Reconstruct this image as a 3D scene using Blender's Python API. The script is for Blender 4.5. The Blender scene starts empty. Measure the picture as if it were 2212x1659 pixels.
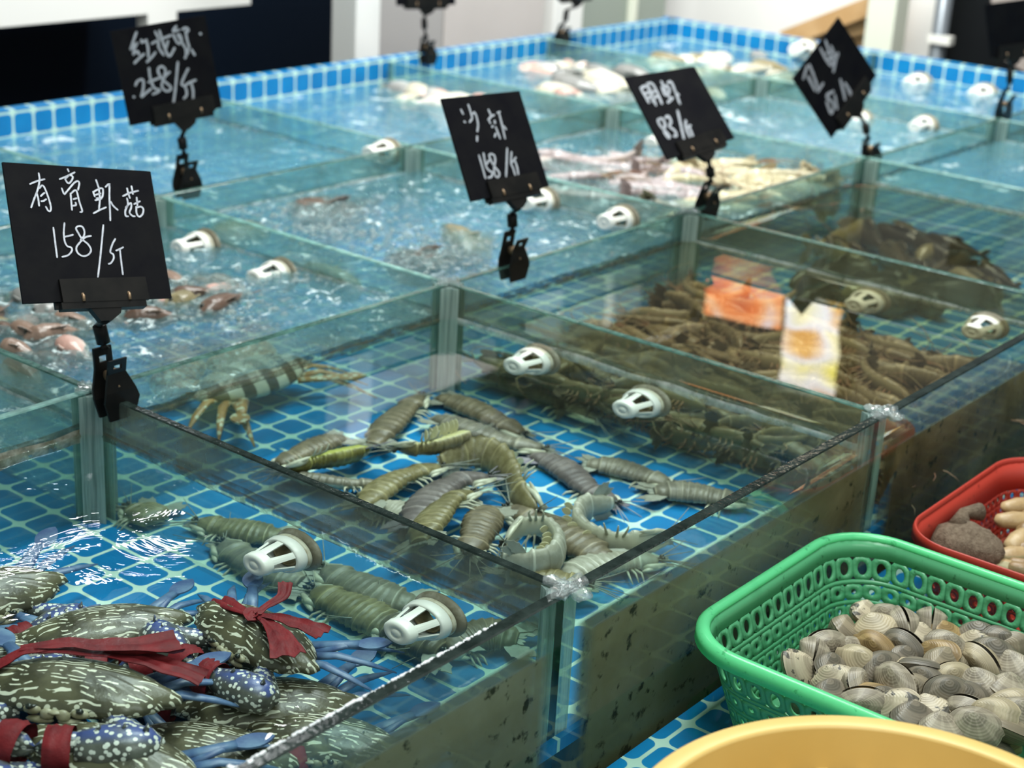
import bpy, math, random
from math import pi, sin, cos, radians
from mathutils import Vector, Matrix, noise

S = bpy.context.scene
COL = S.collection
V = Vector

# ------------------------------------------------------------------ camera, world, lights, exposure
CAM = V((0, 0, .6))
FWD = V((.7380, .5754, -.3526)); RGT = V((.6298, -.7749, .0536)); UPV = V((.2424, .2616, .9343))
FPX = 3497.8
cd = bpy.data.cameras.new('camera'); cam = bpy.data.objects.new('camera', cd); COL.objects.link(cam)
cd.sensor_fit = 'HORIZONTAL'; cd.sensor_width = 36; cd.lens = FPX / 2212 * 36
cd.clip_start = .02; cd.clip_end = 100
cam.matrix_world = Matrix.Translation(CAM) @ Matrix((RGT, UPV, -FWD)).transposed().to_4x4()
cd.dof.use_dof = True; cd.dof.focus_distance = 1.38; cd.dof.aperture_fstop = 7.0
S.camera = cam

W = bpy.data.worlds.new('world'); S.world = W; W.use_nodes = True
W.node_tree.nodes['Background'].inputs[0].default_value = (.9, .98, .95, 1)
W.node_tree.nodes['Background'].inputs[1].default_value = .42

def area(name, loc, rot, sx, sy, power, col=(1, 1, 1)):
    d = bpy.data.lights.new(name, 'AREA'); d.shape = 'RECTANGLE'; d.size = sx; d.size_y = sy
    d.energy = power; d.color = col
    o = bpy.data.objects.new(name, d); COL.objects.link(o); o.location = loc; o.rotation_euler = rot
    return o
area('ceiling_or_fill_light', (1.0, .55, 2.3), (0, 0, 0), 1.3, .5, 34, (.93, 1, .97))
area('ceiling_or_fill_light', (2.1, 1.7, 2.3), (0, 0, 0), 1.3, .5, 34, (.93, 1, .97))
area('ceiling_or_fill_light', (2.9, 1.3, 2.3), (radians(48), 0, 0), 1.5, .4, 52, (1, 1, .98))  # fill light added to brighten the panels behind the back wall
area('ceiling_or_fill_light', (3.0, 1.9, 2.3), (0, radians(-52), 0), .4, 1.3, 60, (1, 1, .98))  # fill light added to brighten the boards beyond the right wall
area('ceiling_or_fill_light', (2.35, 2.9, 2.1), (radians(15), 0, 0), .9, .08, 9, (.97, 1, 1))
area('ceiling_or_fill_light', (3.45, 4.72, 2.2), (radians(20), 0, 0), 1.0, .08, 10, (.95, .97, 1))

area('ceiling_or_fill_light', (.2, -.9, 2.0), (radians(38), 0, radians(-20)), 1.2, .5, 13, (1, 1, .97))

S.view_settings.view_transform = 'Standard'; S.view_settings.look = 'None'
S.view_settings.gamma = 1; S.view_settings.use_curve_mapping = False
S.view_settings.exposure = 0.42
S.cycles.use_denoising = True
S.cycles.max_bounces = 8; S.cycles.diffuse_bounces = 3; S.cycles.glossy_bounces = 3
S.cycles.transmission_bounces = 6; S.cycles.transparent_max_bounces = 30
S.cycles.caustics_reflective = False; S.cycles.caustics_refractive = True
S.cycles.sample_clamp_indirect = 6

# ------------------------------------------------------------------ photo measurements -> world
def ray(px, py):
    d = FWD + RGT * ((px - 1106) / FPX) - UPV * ((py - 829.5) / FPX)
    return d.normalized()
def at(px, py, z=0.0):
    d = ray(px, py); return CAM + d * ((z - CAM.z) / d.z)
def atx(px, py, x):
    d = ray(px, py); return CAM + d * ((x - CAM.x) / d.x)
def aty(px, py, y):
    d = ray(px, py); return CAM + d * ((y - CAM.y) / d.y)
def atp(px, py, o, n):
    d = ray(px, py); return CAM + d * ((o - CAM).dot(n) / d.dot(n))

ZW, ZF = -.044, -.141          # water level and tank floor (glass tops at 0)
XL = [.39, .933, 1.476, 2.022, 2.60, 3.165, 3.714]
YL = [.66, 1.26, 1.82, 2.418]

# ------------------------------------------------------------------ mesh helpers
class MB:
    def __init__(s): s.v = []; s.f = []; s.m = []; s.sm = []; s.a = []
    def add(s, vs, fs, mat=0, smooth=True, attr=None):
        o = len(s.v); s.v += [tuple(v) for v in vs]
        s.a += attr if attr else [(0, 0, 0)] * len(vs)
        for f in fs: s.f.append(tuple(i + o for i in f)); s.m.append(mat); s.sm.append(smooth)
        return s
    def box(s, a, b, mat=0):
        x0, y0, z0 = a; x1, y1, z1 = b
        vs = [(x0,y0,z0),(x1,y0,z0),(x1,y1,z0),(x0,y1,z0),(x0,y0,z1),(x1,y0,z1),(x1,y1,z1),(x0,y1,z1)]
        return s.add(vs, [(0,3,2,1),(4,5,6,7),(0,1,5,4),(1,2,6,5),(2,3,7,6),(3,0,4,7)], mat, False)
    def obox(s, o, ux, uy, uz, a, b, mat=0):
        r = MB().box(a, b)
        return s.add([o + ux*v[0] + uy*v[1] + uz*v[2] for v in r.v], r.f, mat, False)
    def prism(s, o, ux, uy, uz, poly, w0, w1, mat=0):
        n = len(poly)
        vs = [o + ux*p[0] + uy*p[1] + uz*w0 for p in poly] + [o + ux*p[0] + uy*p[1] + uz*w1 for p in poly]
        fs = [tuple(range(n))[::-1], tuple(range(n, 2*n))] + [(i, (i+1) % n, n+(i+1) % n, n+i) for i in range(n)]
        return s.add(vs, fs, mat, False)
    def tube(s, pts, rad, n=8, mat=0, flat=None, cap=True):
        """tube along pts; rad a number or list; flat = (axis, ratio) squashes it along an axis"""
        pts = [V(p) for p in pts]; N = len(pts)
        if not hasattr(rad, '__len__'): rad = [rad] * N
        ref = V((0, 0, 1)) if flat is None else V(flat[0])
        vs = []; at_ = []
        for i, p in enumerate(pts):
            t = (pts[min(i+1, N-1)] - pts[max(i-1, 0)]).normalized()
            b = t.cross(ref)
            if b.length < .05: b = t.cross(V((0, 1, .2)))
            b.normalize(); u = b.cross(t).normalized()
            q = 1 if flat is None else flat[1]
            for k in range(n):
                a = 2*pi*k/n
                vs.append(p + b*cos(a)*rad[i] + u*sin(a)*rad[i]*q); at_.append((i/max(1, N-1), sin(a), i/max(1, N-1)))
        fs = [(i*n+k, i*n+(k+1) % n, (i+1)*n+(k+1) % n, (i+1)*n+k) for i in range(N-1) for k in range(n)]
        if cap: fs += [tuple(range(n))[::-1], tuple(range((N-1)*n, N*n))]
        return s.add(vs, fs, mat, True, at_)
    def lathe(s, prof, o, ax, n=32, mat=0, a0=0, a1=2*pi):
        """prof = [(radius, height along ax)]"""
        ax = V(ax).normalized(); u = ax.orthogonal().normalized(); w = ax.cross(u)
        full = abs(a1-a0-2*pi) < 1e-6; m = n if full else n+1
        vs = [o + ax*h + (u*cos(a0+(a1-a0)*k/n) + w*sin(a0+(a1-a0)*k/n))*r for r, h in prof for k in range(m)]
        fs = []
        for i in range(len(prof)-1):
            for k in range(n):
                k2 = (k+1) % m
                fs.append((i*m+k, i*m+k2, (i+1)*m+k2, (i+1)*m+k))
        return s.add(vs, fs, mat, True)
    def ell(s, o, r, n=10, mat=0):
        vs = [V(o)+V((0,0,r[2]))]
        for i in range(1, n//2):
            t = pi*i/(n//2)
            for k in range(n): vs.append(V(o)+V((r[0]*sin(t)*cos(2*pi*k/n), r[1]*sin(t)*sin(2*pi*k/n), r[2]*cos(t))))
        vs.append(V(o)-V((0,0,r[2]))); L = len(vs)-1; fs = [(0, 1+k, 1+(k+1) % n) for k in range(n)]
        for i in range(n//2-2):
            for k in range(n): fs.append((1+i*n+k, 1+(i+1)*n+k, 1+(i+1)*n+(k+1) % n, 1+i*n+(k+1) % n))
        b = 1+(n//2-2)*n; fs += [(L, b+(k+1) % n, b+k) for k in range(n)]
        return s.add(vs, fs, mat, True)
    def mesh(s, name, mats):
        me = bpy.data.meshes.new(name); me.from_pydata(s.v, [], s.f)
        for m in (mats if isinstance(mats, (list, tuple)) else [mats]): me.materials.append(m)
        me.polygons.foreach_set('material_index', s.m); me.polygons.foreach_set('use_smooth', s.sm)
        if any(a != (0, 0, 0) for a in s.a):
            at_ = me.attributes.new('mc', 'FLOAT_VECTOR', 'POINT')
            at_.data.foreach_set('vector', [c for a in s.a for c in a])
        me.update(); return me
    def build(s, name, mats, parent=None, loc=None):
        o = bpy.data.objects.new(name, s.mesh(name, mats)); COL.objects.link(o)
        if loc is not None: o.location = loc
        if parent: o.parent = parent
        return o

def tag(o, label=None, cat=None, group=None, kind=None):
    if label: o['label'] = label
    if cat: o['category'] = cat
    if group: o['group'] = group
    if kind: o['kind'] = kind
    return o
def empty(name, loc=(0, 0, 0), label=None, cat=None, group=None, kind=None):
    o = bpy.data.objects.new(name, None); COL.objects.link(o); o.location = loc; o.empty_display_size = .02
    return tag(o, label, cat, group, kind)
def dup(o, parent=None):
    c = o.copy(); COL.objects.link(c)
    if parent: c.parent = parent
    for ch in KIDS.get(o.name, []):
        k = ch.copy(); COL.objects.link(k); k.parent = c
    return c
KIDS = {}
def interp(tab, t):
    for (a, x), (b, y) in zip(tab, tab[1:]):
        if t <= b: return x + (y-x)*(t-a)/(b-a) if b > a else y
    return tab[-1][1]
def spline(pts, n):
    """Catmull-Rom resampled to n equal steps"""
    P = [V(p) for p in pts]; P = [P[0]*2-P[1]] + P + [P[-1]*2-P[-2]]; out = []
    for i in range(1, len(P)-2):
        for k in range(24):
            t = k/24; a, b, c, d = P[i-1:i+3]
            out.append(.5*(2*b+(c-a)*t+(2*a-5*b+4*c-d)*t*t+(3*b-a-3*c+d)*t**3))
    out.append(P[-2]); L = [0]
    for a, b in zip(out, out[1:]): L.append(L[-1]+(b-a).length)
    res = []; j = 0
    for k in range(n):
        s = L[-1]*k/(n-1)
        while j < len(L)-2 and L[j+1] < s: j += 1
        u = (s-L[j])/max(1e-9, L[j+1]-L[j]); res.append(out[j].lerp(out[j+1], min(1, max(0, u))))
    return res, L[-1]

# ------------------------------------------------------------------ materials
class NT:
    def __init__(s, name):
        s.m = bpy.data.materials.new(name); s.m.use_nodes = True; s.t = s.m.node_tree; s.t.nodes.clear()
        s.out = s.n('ShaderNodeOutputMaterial')
    def n(s, ty, **kw):
        o = s.t.nodes.new(ty)
        for k, v in kw.items(): setattr(o, k, v)
        return o
    def l(s, a, b): s.t.links.new(a, b)
    def set(s, node, i, v):
        if v is None: return
        if hasattr(v, 'is_output'): s.l(v, node.inputs[i])
        else:
            if isinstance(v, tuple) and len(v) == 3 and node.inputs[i].type == 'RGBA': v = (*v, 1)
            node.inputs[i].default_value = v
    def math(s, op, a, b=None, c=None, clamp=False):
        o = s.n('ShaderNodeMath', operation=op, use_clamp=clamp)
        for i, v in enumerate((a, b, c)): s.set(o, i, v)
        return o.outputs[0]
    def mix(s, f, a, b):
        o = s.n('ShaderNodeMix', data_type='RGBA'); s.set(o, 0, f); s.set(o, 6, a); s.set(o, 7, b); return o.outputs[2]
    def ramp(s, f, stops, interp='LINEAR'):
        o = s.n('ShaderNodeValToRGB'); o.color_ramp.interpolation = interp; e = o.color_ramp.elements
        while len(e) < len(stops): e.new(.5)
        for x, (p, c) in zip(e, stops):
            x.position = p; x.color = (*c, 1) if isinstance(c, tuple) else (c, c, c, 1)
        s.set(o, 0, f); return o.outputs[0]
    def smooth(s, x, a, b):
        o = s.n('ShaderNodeMapRange', interpolation_type='SMOOTHSTEP'); s.set(o, 0, x); s.set(o, 1, a); s.set(o, 2, b); return o.outputs[0]
    def noise(s, scale, detail=3, rough=.55, vec=None, dist=0):
        o = s.n('ShaderNodeTexNoise'); s.set(o, 'Scale', scale); s.set(o, 'Detail', detail); s.set(o, 'Roughness', rough); s.set(o, 'Distortion', dist)
        s.set(o, 'Vector', vec if vec is not None else s.co()); return o.outputs[0]
    def voro(s, scale, feature='F1', vec=None, rnd=1):
        o = s.n('ShaderNodeTexVoronoi', feature=feature); s.set(o, 'Scale', scale); s.set(o, 'Randomness', rnd)
        s.set(o, 'Vector', vec if vec is not None else s.co()); return o.outputs[0]
    def co(s):
        if not hasattr(s, '_co'): s._co = s.n('ShaderNodeTexCoord').outputs['Object']
        return s._co
    def pos(s):
        if not hasattr(s, '_p'): s._p = s.n('ShaderNodeNewGeometry').outputs['Position']
        return s._p
    def xyz(s, v):
        o = s.n('ShaderNodeSeparateXYZ'); s.l(v, o.inputs[0]); return o.outputs
    def scale(s, v, x):
        o = s.n('ShaderNodeVectorMath', operation='MULTIPLY'); s.l(v, o.inputs[0]); o.inputs[1].default_value = x; return o.outputs[0]
    def attr(s):
        o = s.n('ShaderNodeAttribute', attribute_name='mc'); return s.xyz(o.outputs['Vector'])
    def bump(s, h, strength=.3, dist=.002):
        o = s.n('ShaderNodeBump'); s.set(o, 'Strength', strength); s.set(o, 'Distance', dist); s.set(o, 'Height', h); return o.outputs[0]
    def pbr(s, col, rough=.5, normal=None, metal=0, spec=.5, coat=0, emit=None, estr=0):
        o = s.n('ShaderNodeBsdfPrincipled'); s.set(o, 'Base Color', col); s.set(o, 'Roughness', rough); s.set(o, 'Metallic', metal)
        s.set(o, 'Specular IOR Level', spec); s.set(o, 'Coat Weight', coat)
        if normal is not None: s.set(o, 'Normal', normal)
        if emit is not None: s.set(o, 'Emission Color', emit); s.set(o, 'Emission Strength', estr)
        return o.outputs[0]
    def sh(s, ty, col=None, rough=None, normal=None, ior=None):
        o = s.n(ty)
        if col is not None: s.set(o, 'Color', col)
        if rough is not None: s.set(o, 'Roughness', rough)
        if normal is not None: s.set(o, 'Normal', normal)
        if ior is not None: s.set(o, 'IOR', ior)
        return o.outputs[0]
    def mixs(s, f, a, b):
        o = s.n('ShaderNodeMixShader'); s.set(o, 0, f); s.l(a, o.inputs[1]); s.l(b, o.inputs[2]); return o.outputs[0]
    def schlick(s, f0, normal=None):
        lw = s.n('ShaderNodeLayerWeight'); lw.inputs[0].default_value = .5
        if normal is not None: s.l(normal, lw.inputs['Normal'])
        p = s.math('POWER', lw.outputs['Facing'], 5.0)
        return s.math('MULTIPLY_ADD', p, 1-f0, f0)
    def done(s, sh): s.l(sh, s.out.inputs[0]); return s.m

def plain(name, col, rough=.5, col2=None, nscale=20, bump=0, metal=0, spec=.5, coat=0, ramp=(.35, .65)):
    k = NT(name); c = col
    if col2: c = k.ramp(k.noise(nscale, 5), [(ramp[0], col), (ramp[1], col2)])
    nrm = k.bump(k.noise(nscale*3, 4), bump) if bump else None
    return k.done(k.pbr(c, rough, nrm, metal, spec, coat))

def mat_tile(name, shade=1.0, wall=False):
    k = NT(name); p = .0423; X = k.xyz(k.co())
    def cell(x):
        q = k.math('SUBTRACT', k.math('FRACT', k.math('DIVIDE', x, p)), .5); return k.math('ABSOLUTE', q)
    a = cell(X[0]); b = cell(X[2] if wall else X[1])
    hw, r = .452, .20
    dx = k.math('MAXIMUM', k.math('SUBTRACT', a, hw-r), 0); dy = k.math('MAXIMUM', k.math('SUBTRACT', b, hw-r), 0)
    d = k.math('SQRT', k.math('ADD', k.math('MULTIPLY', dx, dx), k.math('MULTIPLY', dy, dy)))
    g = k.smooth(d, r-.012, r+.012)
    n = k.noise(9, 4)
    blue = k.ramp(n, [(.3, (.003*shade, .13*shade, .35*shade)), (.7, (.005*shade, .225*shade, .51*shade))])
    gr = k.ramp(k.noise(30, 4), [(.3, (.46, .66, .56)), (.7, (.60, .80, .70))])
    col = k.mix(g, blue, gr)
    return k.done(k.pbr(col, .35, None, spec=.3))

def mat_glass(name, tint=(.88, .965, .935), film=.07, under=.08, fcol=(.36, .47, .42), front=False):
    k = NT(name); Z = k.xyz(k.pos())[2]
    below = k.math('SUBTRACT', 1, k.smooth(Z, ZW-.003, ZW+.003))
    n1 = k.noise(7, 6, .6); n2 = k.noise(70, 3)
    f0 = k.schlick(.03)
    gl = k.mixs(f0, k.sh('ShaderNodeBsdfTransparent', tint), k.sh('ShaderNodeBsdfGlossy', (1, 1, 1), .03))
    if front:
        X = k.xyz(k.pos())[0]
        clear = k.smooth(k.noise(5.5, 5, .65), .60, .68)            # rubbed-off patches in the algae
        amt = k.math('MULTIPLY', k.ramp(k.noise(4.5, 6, .65, None, .5), [(.3, .66), (.5, .85), (.65, .95)]), k.math('SUBTRACT', 1, k.math('MULTIPLY', clear, .6)))
        speck = k.smooth(n2, .58, .72)
        c1 = k.ramp(k.noise(4, 6, .6), [(.25, (.115, .12, .06)), (.5, (.22, .225, .12)), (.75, (.31, .35, .25))])
        c2 = k.mix(k.smooth(X, 1.0, 1.6), c1, k.ramp(k.noise(7, 6, .62, None, .8), [(.3, (.08, .065, .027)), (.52, (.17, .138, .065)), (.75, (.33, .265, .14))]))
        col = k.mix(speck, c2, (.035, .04, .02))
        for xj in XL[1:4]:                                             # clean glass where the silicone joints touch the pane
            amt = k.math('MULTIPLY', amt, k.smooth(k.math('ABSOLUTE', k.math('SUBTRACT', X, xj)), .017, .040))
        fa = k.math('MULTIPLY_ADD', below, k.math('SUBTRACT', amt, .10), .10)
        cf = k.mix(below, (.30, .36, .33), col)
    else:
        fa = k.math('ADD', k.math('MULTIPLY', k.math('SUBTRACT', 1, below), k.ramp(n1, [(.3, film*.4), (.7, film*1.7)])),
                    k.math('MULTIPLY', below, k.ramp(n1, [(.3, under*.4), (.75, under*1.8)])))
        cf = k.mix(k.smooth(n1, .45, .65), fcol, (.24, .27, .20))
    fs = k.mixs(.45, k.sh('ShaderNodeBsdfDiffuse', cf), k.sh('ShaderNodeBsdfTranslucent', cf))
    return k.done(k.mixs(fa, gl, fs))

def mat_edge(name, col, rough=.12):
    k = NT(name); n = k.noise(60, 4)
    c = k.ramp(n, [(.35, col), (.8, tuple(min(1, x*2.5+.01) for x in col))])
    return k.done(k.pbr(c, rough, k.bump(k.noise(150, 3), .25), spec=.6))

def mat_water(name, tint=(.90, .975, .955), bump=0.0, bscale=20, refr=0.0, rough=.015, ior=1.12, foam=0.0, milk=0.0, mcol=(.30, .66, .72)):
    k = NT(name); nrm = None
    if bump: nrm = k.bump(k.noise(bscale, 4, .6, k.pos(), 1.2), bump, .01)
    f = k.schlick(.022, nrm)
    tr = k.sh('ShaderNodeBsdfTransparent', tint)
    if refr: tr = k.mixs(refr, tr, k.sh('ShaderNodeBsdfRefraction', tint, 0.0, nrm, ior))
    g = k.sh('ShaderNodeBsdfGlossy', (1, 1, 1), rough, nrm)
    if milk: tr = k.mixs(milk, tr, k.mixs(.5, k.sh('ShaderNodeBsdfDiffuse', mcol), k.sh('ShaderNodeBsdfTranslucent', mcol)))     # air bubbles or silt
    sh = k.mixs(f, tr, g)
    if foam:
        fo = k.math('MULTIPLY', k.smooth(k.noise(bscale*.6, 7, .72, k.pos(), .6), .57, .66), foam)
        sh = k.mixs(fo, sh, k.sh('ShaderNodeBsdfDiffuse', (.75, .85, .85)))
    return k.done(sh)

def mat_mantis(name, base, light, joint, belly, alpha=1.0):
    k = NT(name); A = k.attr()
    n = k.noise(90, 4, .6); n2 = k.noise(18, 3)
    b = k.mix(k.smooth(n, .35, .7), base, light)
    b = k.mix(k.math('MULTIPLY', k.smooth(n2, .4, .7), .5), b, joint)
    seg = k.ramp(A[0], [(0, 1.0), (.10, .25), (.2, 0.0), (.86, 0.0), (.94, .55), (1, .9)])
    b = k.mix(k.math('MULTIPLY', seg, .75), b, joint)
    edge = k.smooth(A[0], .80, .90); edge2 = k.math('SUBTRACT', 1, k.smooth(A[0], .93, .97))
    b = k.mix(k.math('MULTIPLY', k.math('MULTIPLY', edge, edge2), .55), b, tuple(min(1, c*1.8) for c in light))
    v = k.smooth(A[1], -.05, -.45)
    v = k.math('SUBTRACT', 1, k.smooth(A[1], -.5, -.1))
    col = k.mix(v, b, belly)
    sh = k.pbr(col, .38, k.bump(n, .35, .001), spec=.4)
    return k.done(sh)

def mat_crab(name, base, base2, white=(.70, .68, .55), blue=None, stripes=False, vein=True, dots=0, blue_lo=.1):
    k = NT(name); co = k.co(); A = k.attr()
    b = k.mix(k.smooth(k.noise(40, 4), .35, .65), base, base2)
    if blue: b = k.mix(k.math('MULTIPLY', k.smooth(A[1], blue_lo, blue_lo+.5), k.smooth(k.noise(28, 2), .33, .5)), b, blue)
    if stripes:
        w = k.n('ShaderNodeTexWave', bands_direction='X'); k.set(w, 'Scale', 10.5); k.set(w, 'Distortion', 1.6); k.set(w, 'Detail Scale', 1.2); k.l(co, w.inputs['Vector'])
        b = k.mix(k.smooth(w.outputs[1], .42, .55), b, white)
    elif vein:
        w = k.n('ShaderNodeTexWave', bands_direction='Y'); k.set(w, 'Scale', 72.0); k.set(w, 'Distortion', 7.5); k.set(w, 'Detail', 1.5); k.set(w, 'Detail Scale', 1.1)
        k.l(k.scale(co, (.6, 1, .6)), w.inputs['Vector'])
        line = k.smooth(w.outputs[1], .74, .82)
        brk = k.math('MAXIMUM', k.smooth(k.noise(100, 2, .5), .46, .50), 0)
        dd = k.math('LESS_THAN', k.voro(150), k.math('MULTIPLY', k.smooth(A[0], .72, 1.0), .34)); line = k.math('MAXIMUM', line, dd); brk = k.math('MAXIMUM', brk, dd)
        b = k.mix(k.math('MULTIPLY', line, brk), b, white)
    if dots:
        d = k.voro(dots, vec=k.scale(co, (1, 1, 1))); big = k.noise(25, 2)
        th = k.math('MULTIPLY_ADD', big, .42, .17)
        b = k.mix(k.math('LESS_THAN', d, th), b, white)
    return k.done(k.pbr(b, .32, k.bump(k.noise(160, 3), .4, .0008), spec=.5))

def mat_clam(name, a, b, c, radial=0.0, blot=0.0):
    k = NT(name); A = k.attr(); n = k.noise(60, 5, .6)
    rg = k.math('SINE', k.math('MULTIPLY', k.math('ADD', A[0], k.math('MULTIPLY', k.noise(30, 2), .06)), 46))
    big = k.smooth(k.math('SINE', k.math('MULTIPLY', A[0], 11)), -.2, .7)
    col = k.mix(big, a, b); col = k.mix(k.math('MULTIPLY', k.smooth(rg, .2, 1), .10), col, c)
    col = k.mix(k.math('MULTIPLY', k.smooth(n, .42, .66), .7), col, b)
    col = k.mix(k.math('MULTIPLY', k.smooth(k.noise(14, 3), .5, .62), .5), col, k.mix(.5, b, (.05, .045, .035)))
    if radial: col = k.mix(k.math('MULTIPLY', k.smooth(k.math('SINE', k.math('MULTIPLY', A[1], 9)), .3, .8), radial), col, c)
    if blot: col = k.mix(k.math('MULTIPLY', k.smooth(k.noise(120, 3, .6, None, .8), .56, .62), blot), col, (.03, .03, .025))
    h = k.math('ADD', k.math('MULTIPLY', k.math('SINE', k.math('MULTIPLY_ADD', k.noise(45, 3), 5.0, k.math('MULTIPLY', A[0], 75))), .16), n)
    return k.done(k.pbr(col, .42, k.bump(h, .35, .0012), spec=.5))

def mat_plastic(name, col, dark, rough=.3, trans=.3):
    k = NT(name); c = k.mix(k.math('MULTIPLY', k.smooth(k.noise(14, 6, .7), .52, .72), .5), col, dark)
    c = k.mix(k.math('MULTIPLY', k.smooth(k.noise(70, 4, .7), .60, .68), .6), c, tuple(x*.35 for x in dark))
    return k.done(k.mixs(trans, k.pbr(c, rough, spec=.5), k.sh('ShaderNodeBsdfTranslucent', col)))

def mat_waterline(name, col, light, amt=.8):
    k = NT(name); n = k.noise(45, 5, .65)
    c = k.ramp(k.noise(80, 4), [(.35, col), (.65, light)])
    a = k.math('MULTIPLY', k.smooth(n, .25, .60), amt)
    return k.done(k.mixs(a, k.sh('ShaderNodeBsdfTransparent', (1, 1, 1)), k.pbr(c, .4, spec=.4)))

def mat_joint(name):
    k = NT(name); p = k.scale(k.co(), (1, 1, .04)); n = k.noise(160, 4, .6, p)
    c = k.ramp(n, [(.3, (.16, .26, .23)), (.5, (.55, .68, .63)), (.7, (.74, .85, .80))])
    f = k.schlick(.03)
    film = k.mixs(.5, k.sh('ShaderNodeBsdfDiffuse', c), k.sh('ShaderNodeBsdfTranslucent', c))
    tr = k.mixs(f, k.sh('ShaderNodeBsdfTransparent', (.8, .93, .88)), k.sh('ShaderNodeBsdfGlossy', (1, 1, 1), .1))
    return k.done(k.mixs(k.ramp(n, [(.3, .4), (.6, .72)]), tr, film))

def mat_sealant(name):
    k = NT(name); nr = k.bump(k.noise(260, 4, .6), .9, .003)
    tr = k.mixs(k.schlick(.06, nr), k.sh('ShaderNodeBsdfTransparent', (.85, .92, .92)), k.sh('ShaderNodeBsdfGlossy', (1, 1, 1), .08, nr))
    return k.done(k.mixs(.16, tr, k.pbr((.6, .68, .66), .2, nr, spec=.9)))

def mat_glow(name, stops, scale, strength):
    k = NT(name); n = k.noise(scale, 1.5, .4)
    c = k.ramp(n, stops)
    return k.done(k.pbr((.1, .1, .1), .4, emit=c, estr=strength))

M = {}
M['tile'] = mat_tile('blue_mosaic_tile'); M['tilew'] = mat_tile('blue_mosaic_wall_tile', 1.05, True)
M['glass'] = mat_glass('tank_glass', film=.16, fcol=(.22, .33, .30)); M['glass_one'] = mat_glass('fogged_tank_glass', (.86, .95, .92), .50, .12, (.15, .17, .145)); M['glass_reflect'] = mat_glass('olive_reflection_glass', (.86, .95, .90), .30, .10, (.16, .155, .10)); M['glass_back'] = mat_glass('hazy_tank_glass', (.84, .95, .92), .20, .20, (.34, .50, .46))  # second divider glass has the olive prawn reflection painted into its film
M['glass_front'] = mat_glass('algae_glass', (.86, .95, .92), front=True)
M['edge_dark'] = mat_edge('dark_glass_edge', (.008, .014, .012)); M['edge_green'] = mat_edge('green_glass_edge', (.03, .075, .062), .2)
M['edge_pale'] = mat_edge('pale_glass_edge', (.10, .20, .18), .25)
M['joint'] = mat_joint('silicone_joint'); M['sealant'] = mat_sealant('clear_sealant')
M['scum'] = mat_waterline('brown_scale', (.07, .065, .035), (.17, .15, .09), .7); M['scale_glint'] = mat_waterline('pale_scale_glint', (.45, .50, .46), (.75, .8, .76), .6); M['scumb'] = mat_waterline('beige_scale', (.16, .14, .08), (.50, .48, .38), .85)  # the pale strip paints the white lamp glint along the waterline
M['water'] = mat_water('still_water'); M['water_ripple'] = mat_water('rippled_water', bump=.07, bscale=9)
M['water_murky'] = mat_water('murky_still_water', (.82, .82, .68), milk=.16, mcol=(.13, .115, .065))
M['water_rough'] = mat_water('churned_water', (.88, .97, .98), .9, 60, .45, .03, 1.22, .7, .16)
M['water_mid'] = mat_water('moving_water', (.88, .97, .97), .6, 26, .45, .03, 1.15, .5, .30)
M['white_glint'] = plain('white_glint_bead', (.80, .84, .86), .1, spec=1.0); M['bubble'] = mat_sealant('foam_bubble')  # bead white is the painted lamp glint of the wet glass edge
M['white_plastic'] = plain('white_plastic', (.78, .77, .70), .35, (.84, .83, .78), 30)
M['stain_plastic'] = plain('brown_stained_plastic', (.62, .58, .45), .5, (.22, .12, .03), 45, .2, ramp=(.45, .7))
M['flange'] = plain('stained_flange', (.22, .19, .13), .5, (.50, .47, .38), 50, ramp=(.4, .7)); M['pipe_brown'] = plain('stained_pipe', (.16, .11, .05), .6, (.40, .31, .16), 60, .3)
M['black_plastic'] = plain('black_plastic', (.005, .005, .005), .4, (.011, .010, .009), 40, spec=.16)
M['board'] = plain('black_board', (.004, .004, .006), .6, (.007, .007, .008), 30, .1, spec=.05)
M['chalk'] = plain('white_chalk_pen', (.62, .64, .70), .7, (.40, .42, .48), 160); M['chalk_soft'] = plain('soft_chalk_pen', (.36, .38, .42), .7, (.28, .30, .33), 100); M['chalk_grey'] = plain('worn_chalk_pen', (.26, .27, .30), .7, (.34, .35, .39), 100)
M['brass'] = plain('dull_brass', (.30, .20, .12), .4, metal=.6)
M['red_tie'] = plain('red_plastic_tie', (.20, .012, .016), .6, (.11, .006, .010), 60, .4, spec=.25)
M['green'] = mat_plastic('green_plastic', (.13, .52, .25), (.05, .30, .12)); M['green_rim'] = mat_plastic('pale_green_plastic', (.20, .86, .42), (.10, .62, .28), .2, .45)
M['red'] = mat_plastic('red_plastic', (.52, .05, .03), (.33, .03, .02), .45, .2)
M['yellow'] = plain('yellow_plastic', (.78, .55, .19), .38, (.70, .47, .14), 5)
M['net'] = plain('brown_net', (.11, .075, .045), .8, (.20, .15, .10), 220, 1.0)
M['room_wall'] = plain('dark_painted_wall', (.035, .04, .045), .6, (.045, .05, .055), 3)
M['ceiling'] = plain('dark_ceiling', (.10, .11, .11), .8)
M['floor'] = plain('wet_floor', (.06, .06, .06), .35, (.09, .09, .085), 4)
M['counter'] = plain('tiled_counter_side', (.25, .28, .28), .5)
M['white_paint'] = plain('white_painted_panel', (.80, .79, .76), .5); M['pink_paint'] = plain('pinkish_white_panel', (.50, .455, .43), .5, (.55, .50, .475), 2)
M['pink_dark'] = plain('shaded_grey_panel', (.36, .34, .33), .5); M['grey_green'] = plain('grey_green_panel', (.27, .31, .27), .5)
M['cream'] = plain('cream_post', (.72, .74, .62), .5); M['wood'] = plain('pale_wood', (.62, .40, .20), .55, (.50, .30, .13), 12)
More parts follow.
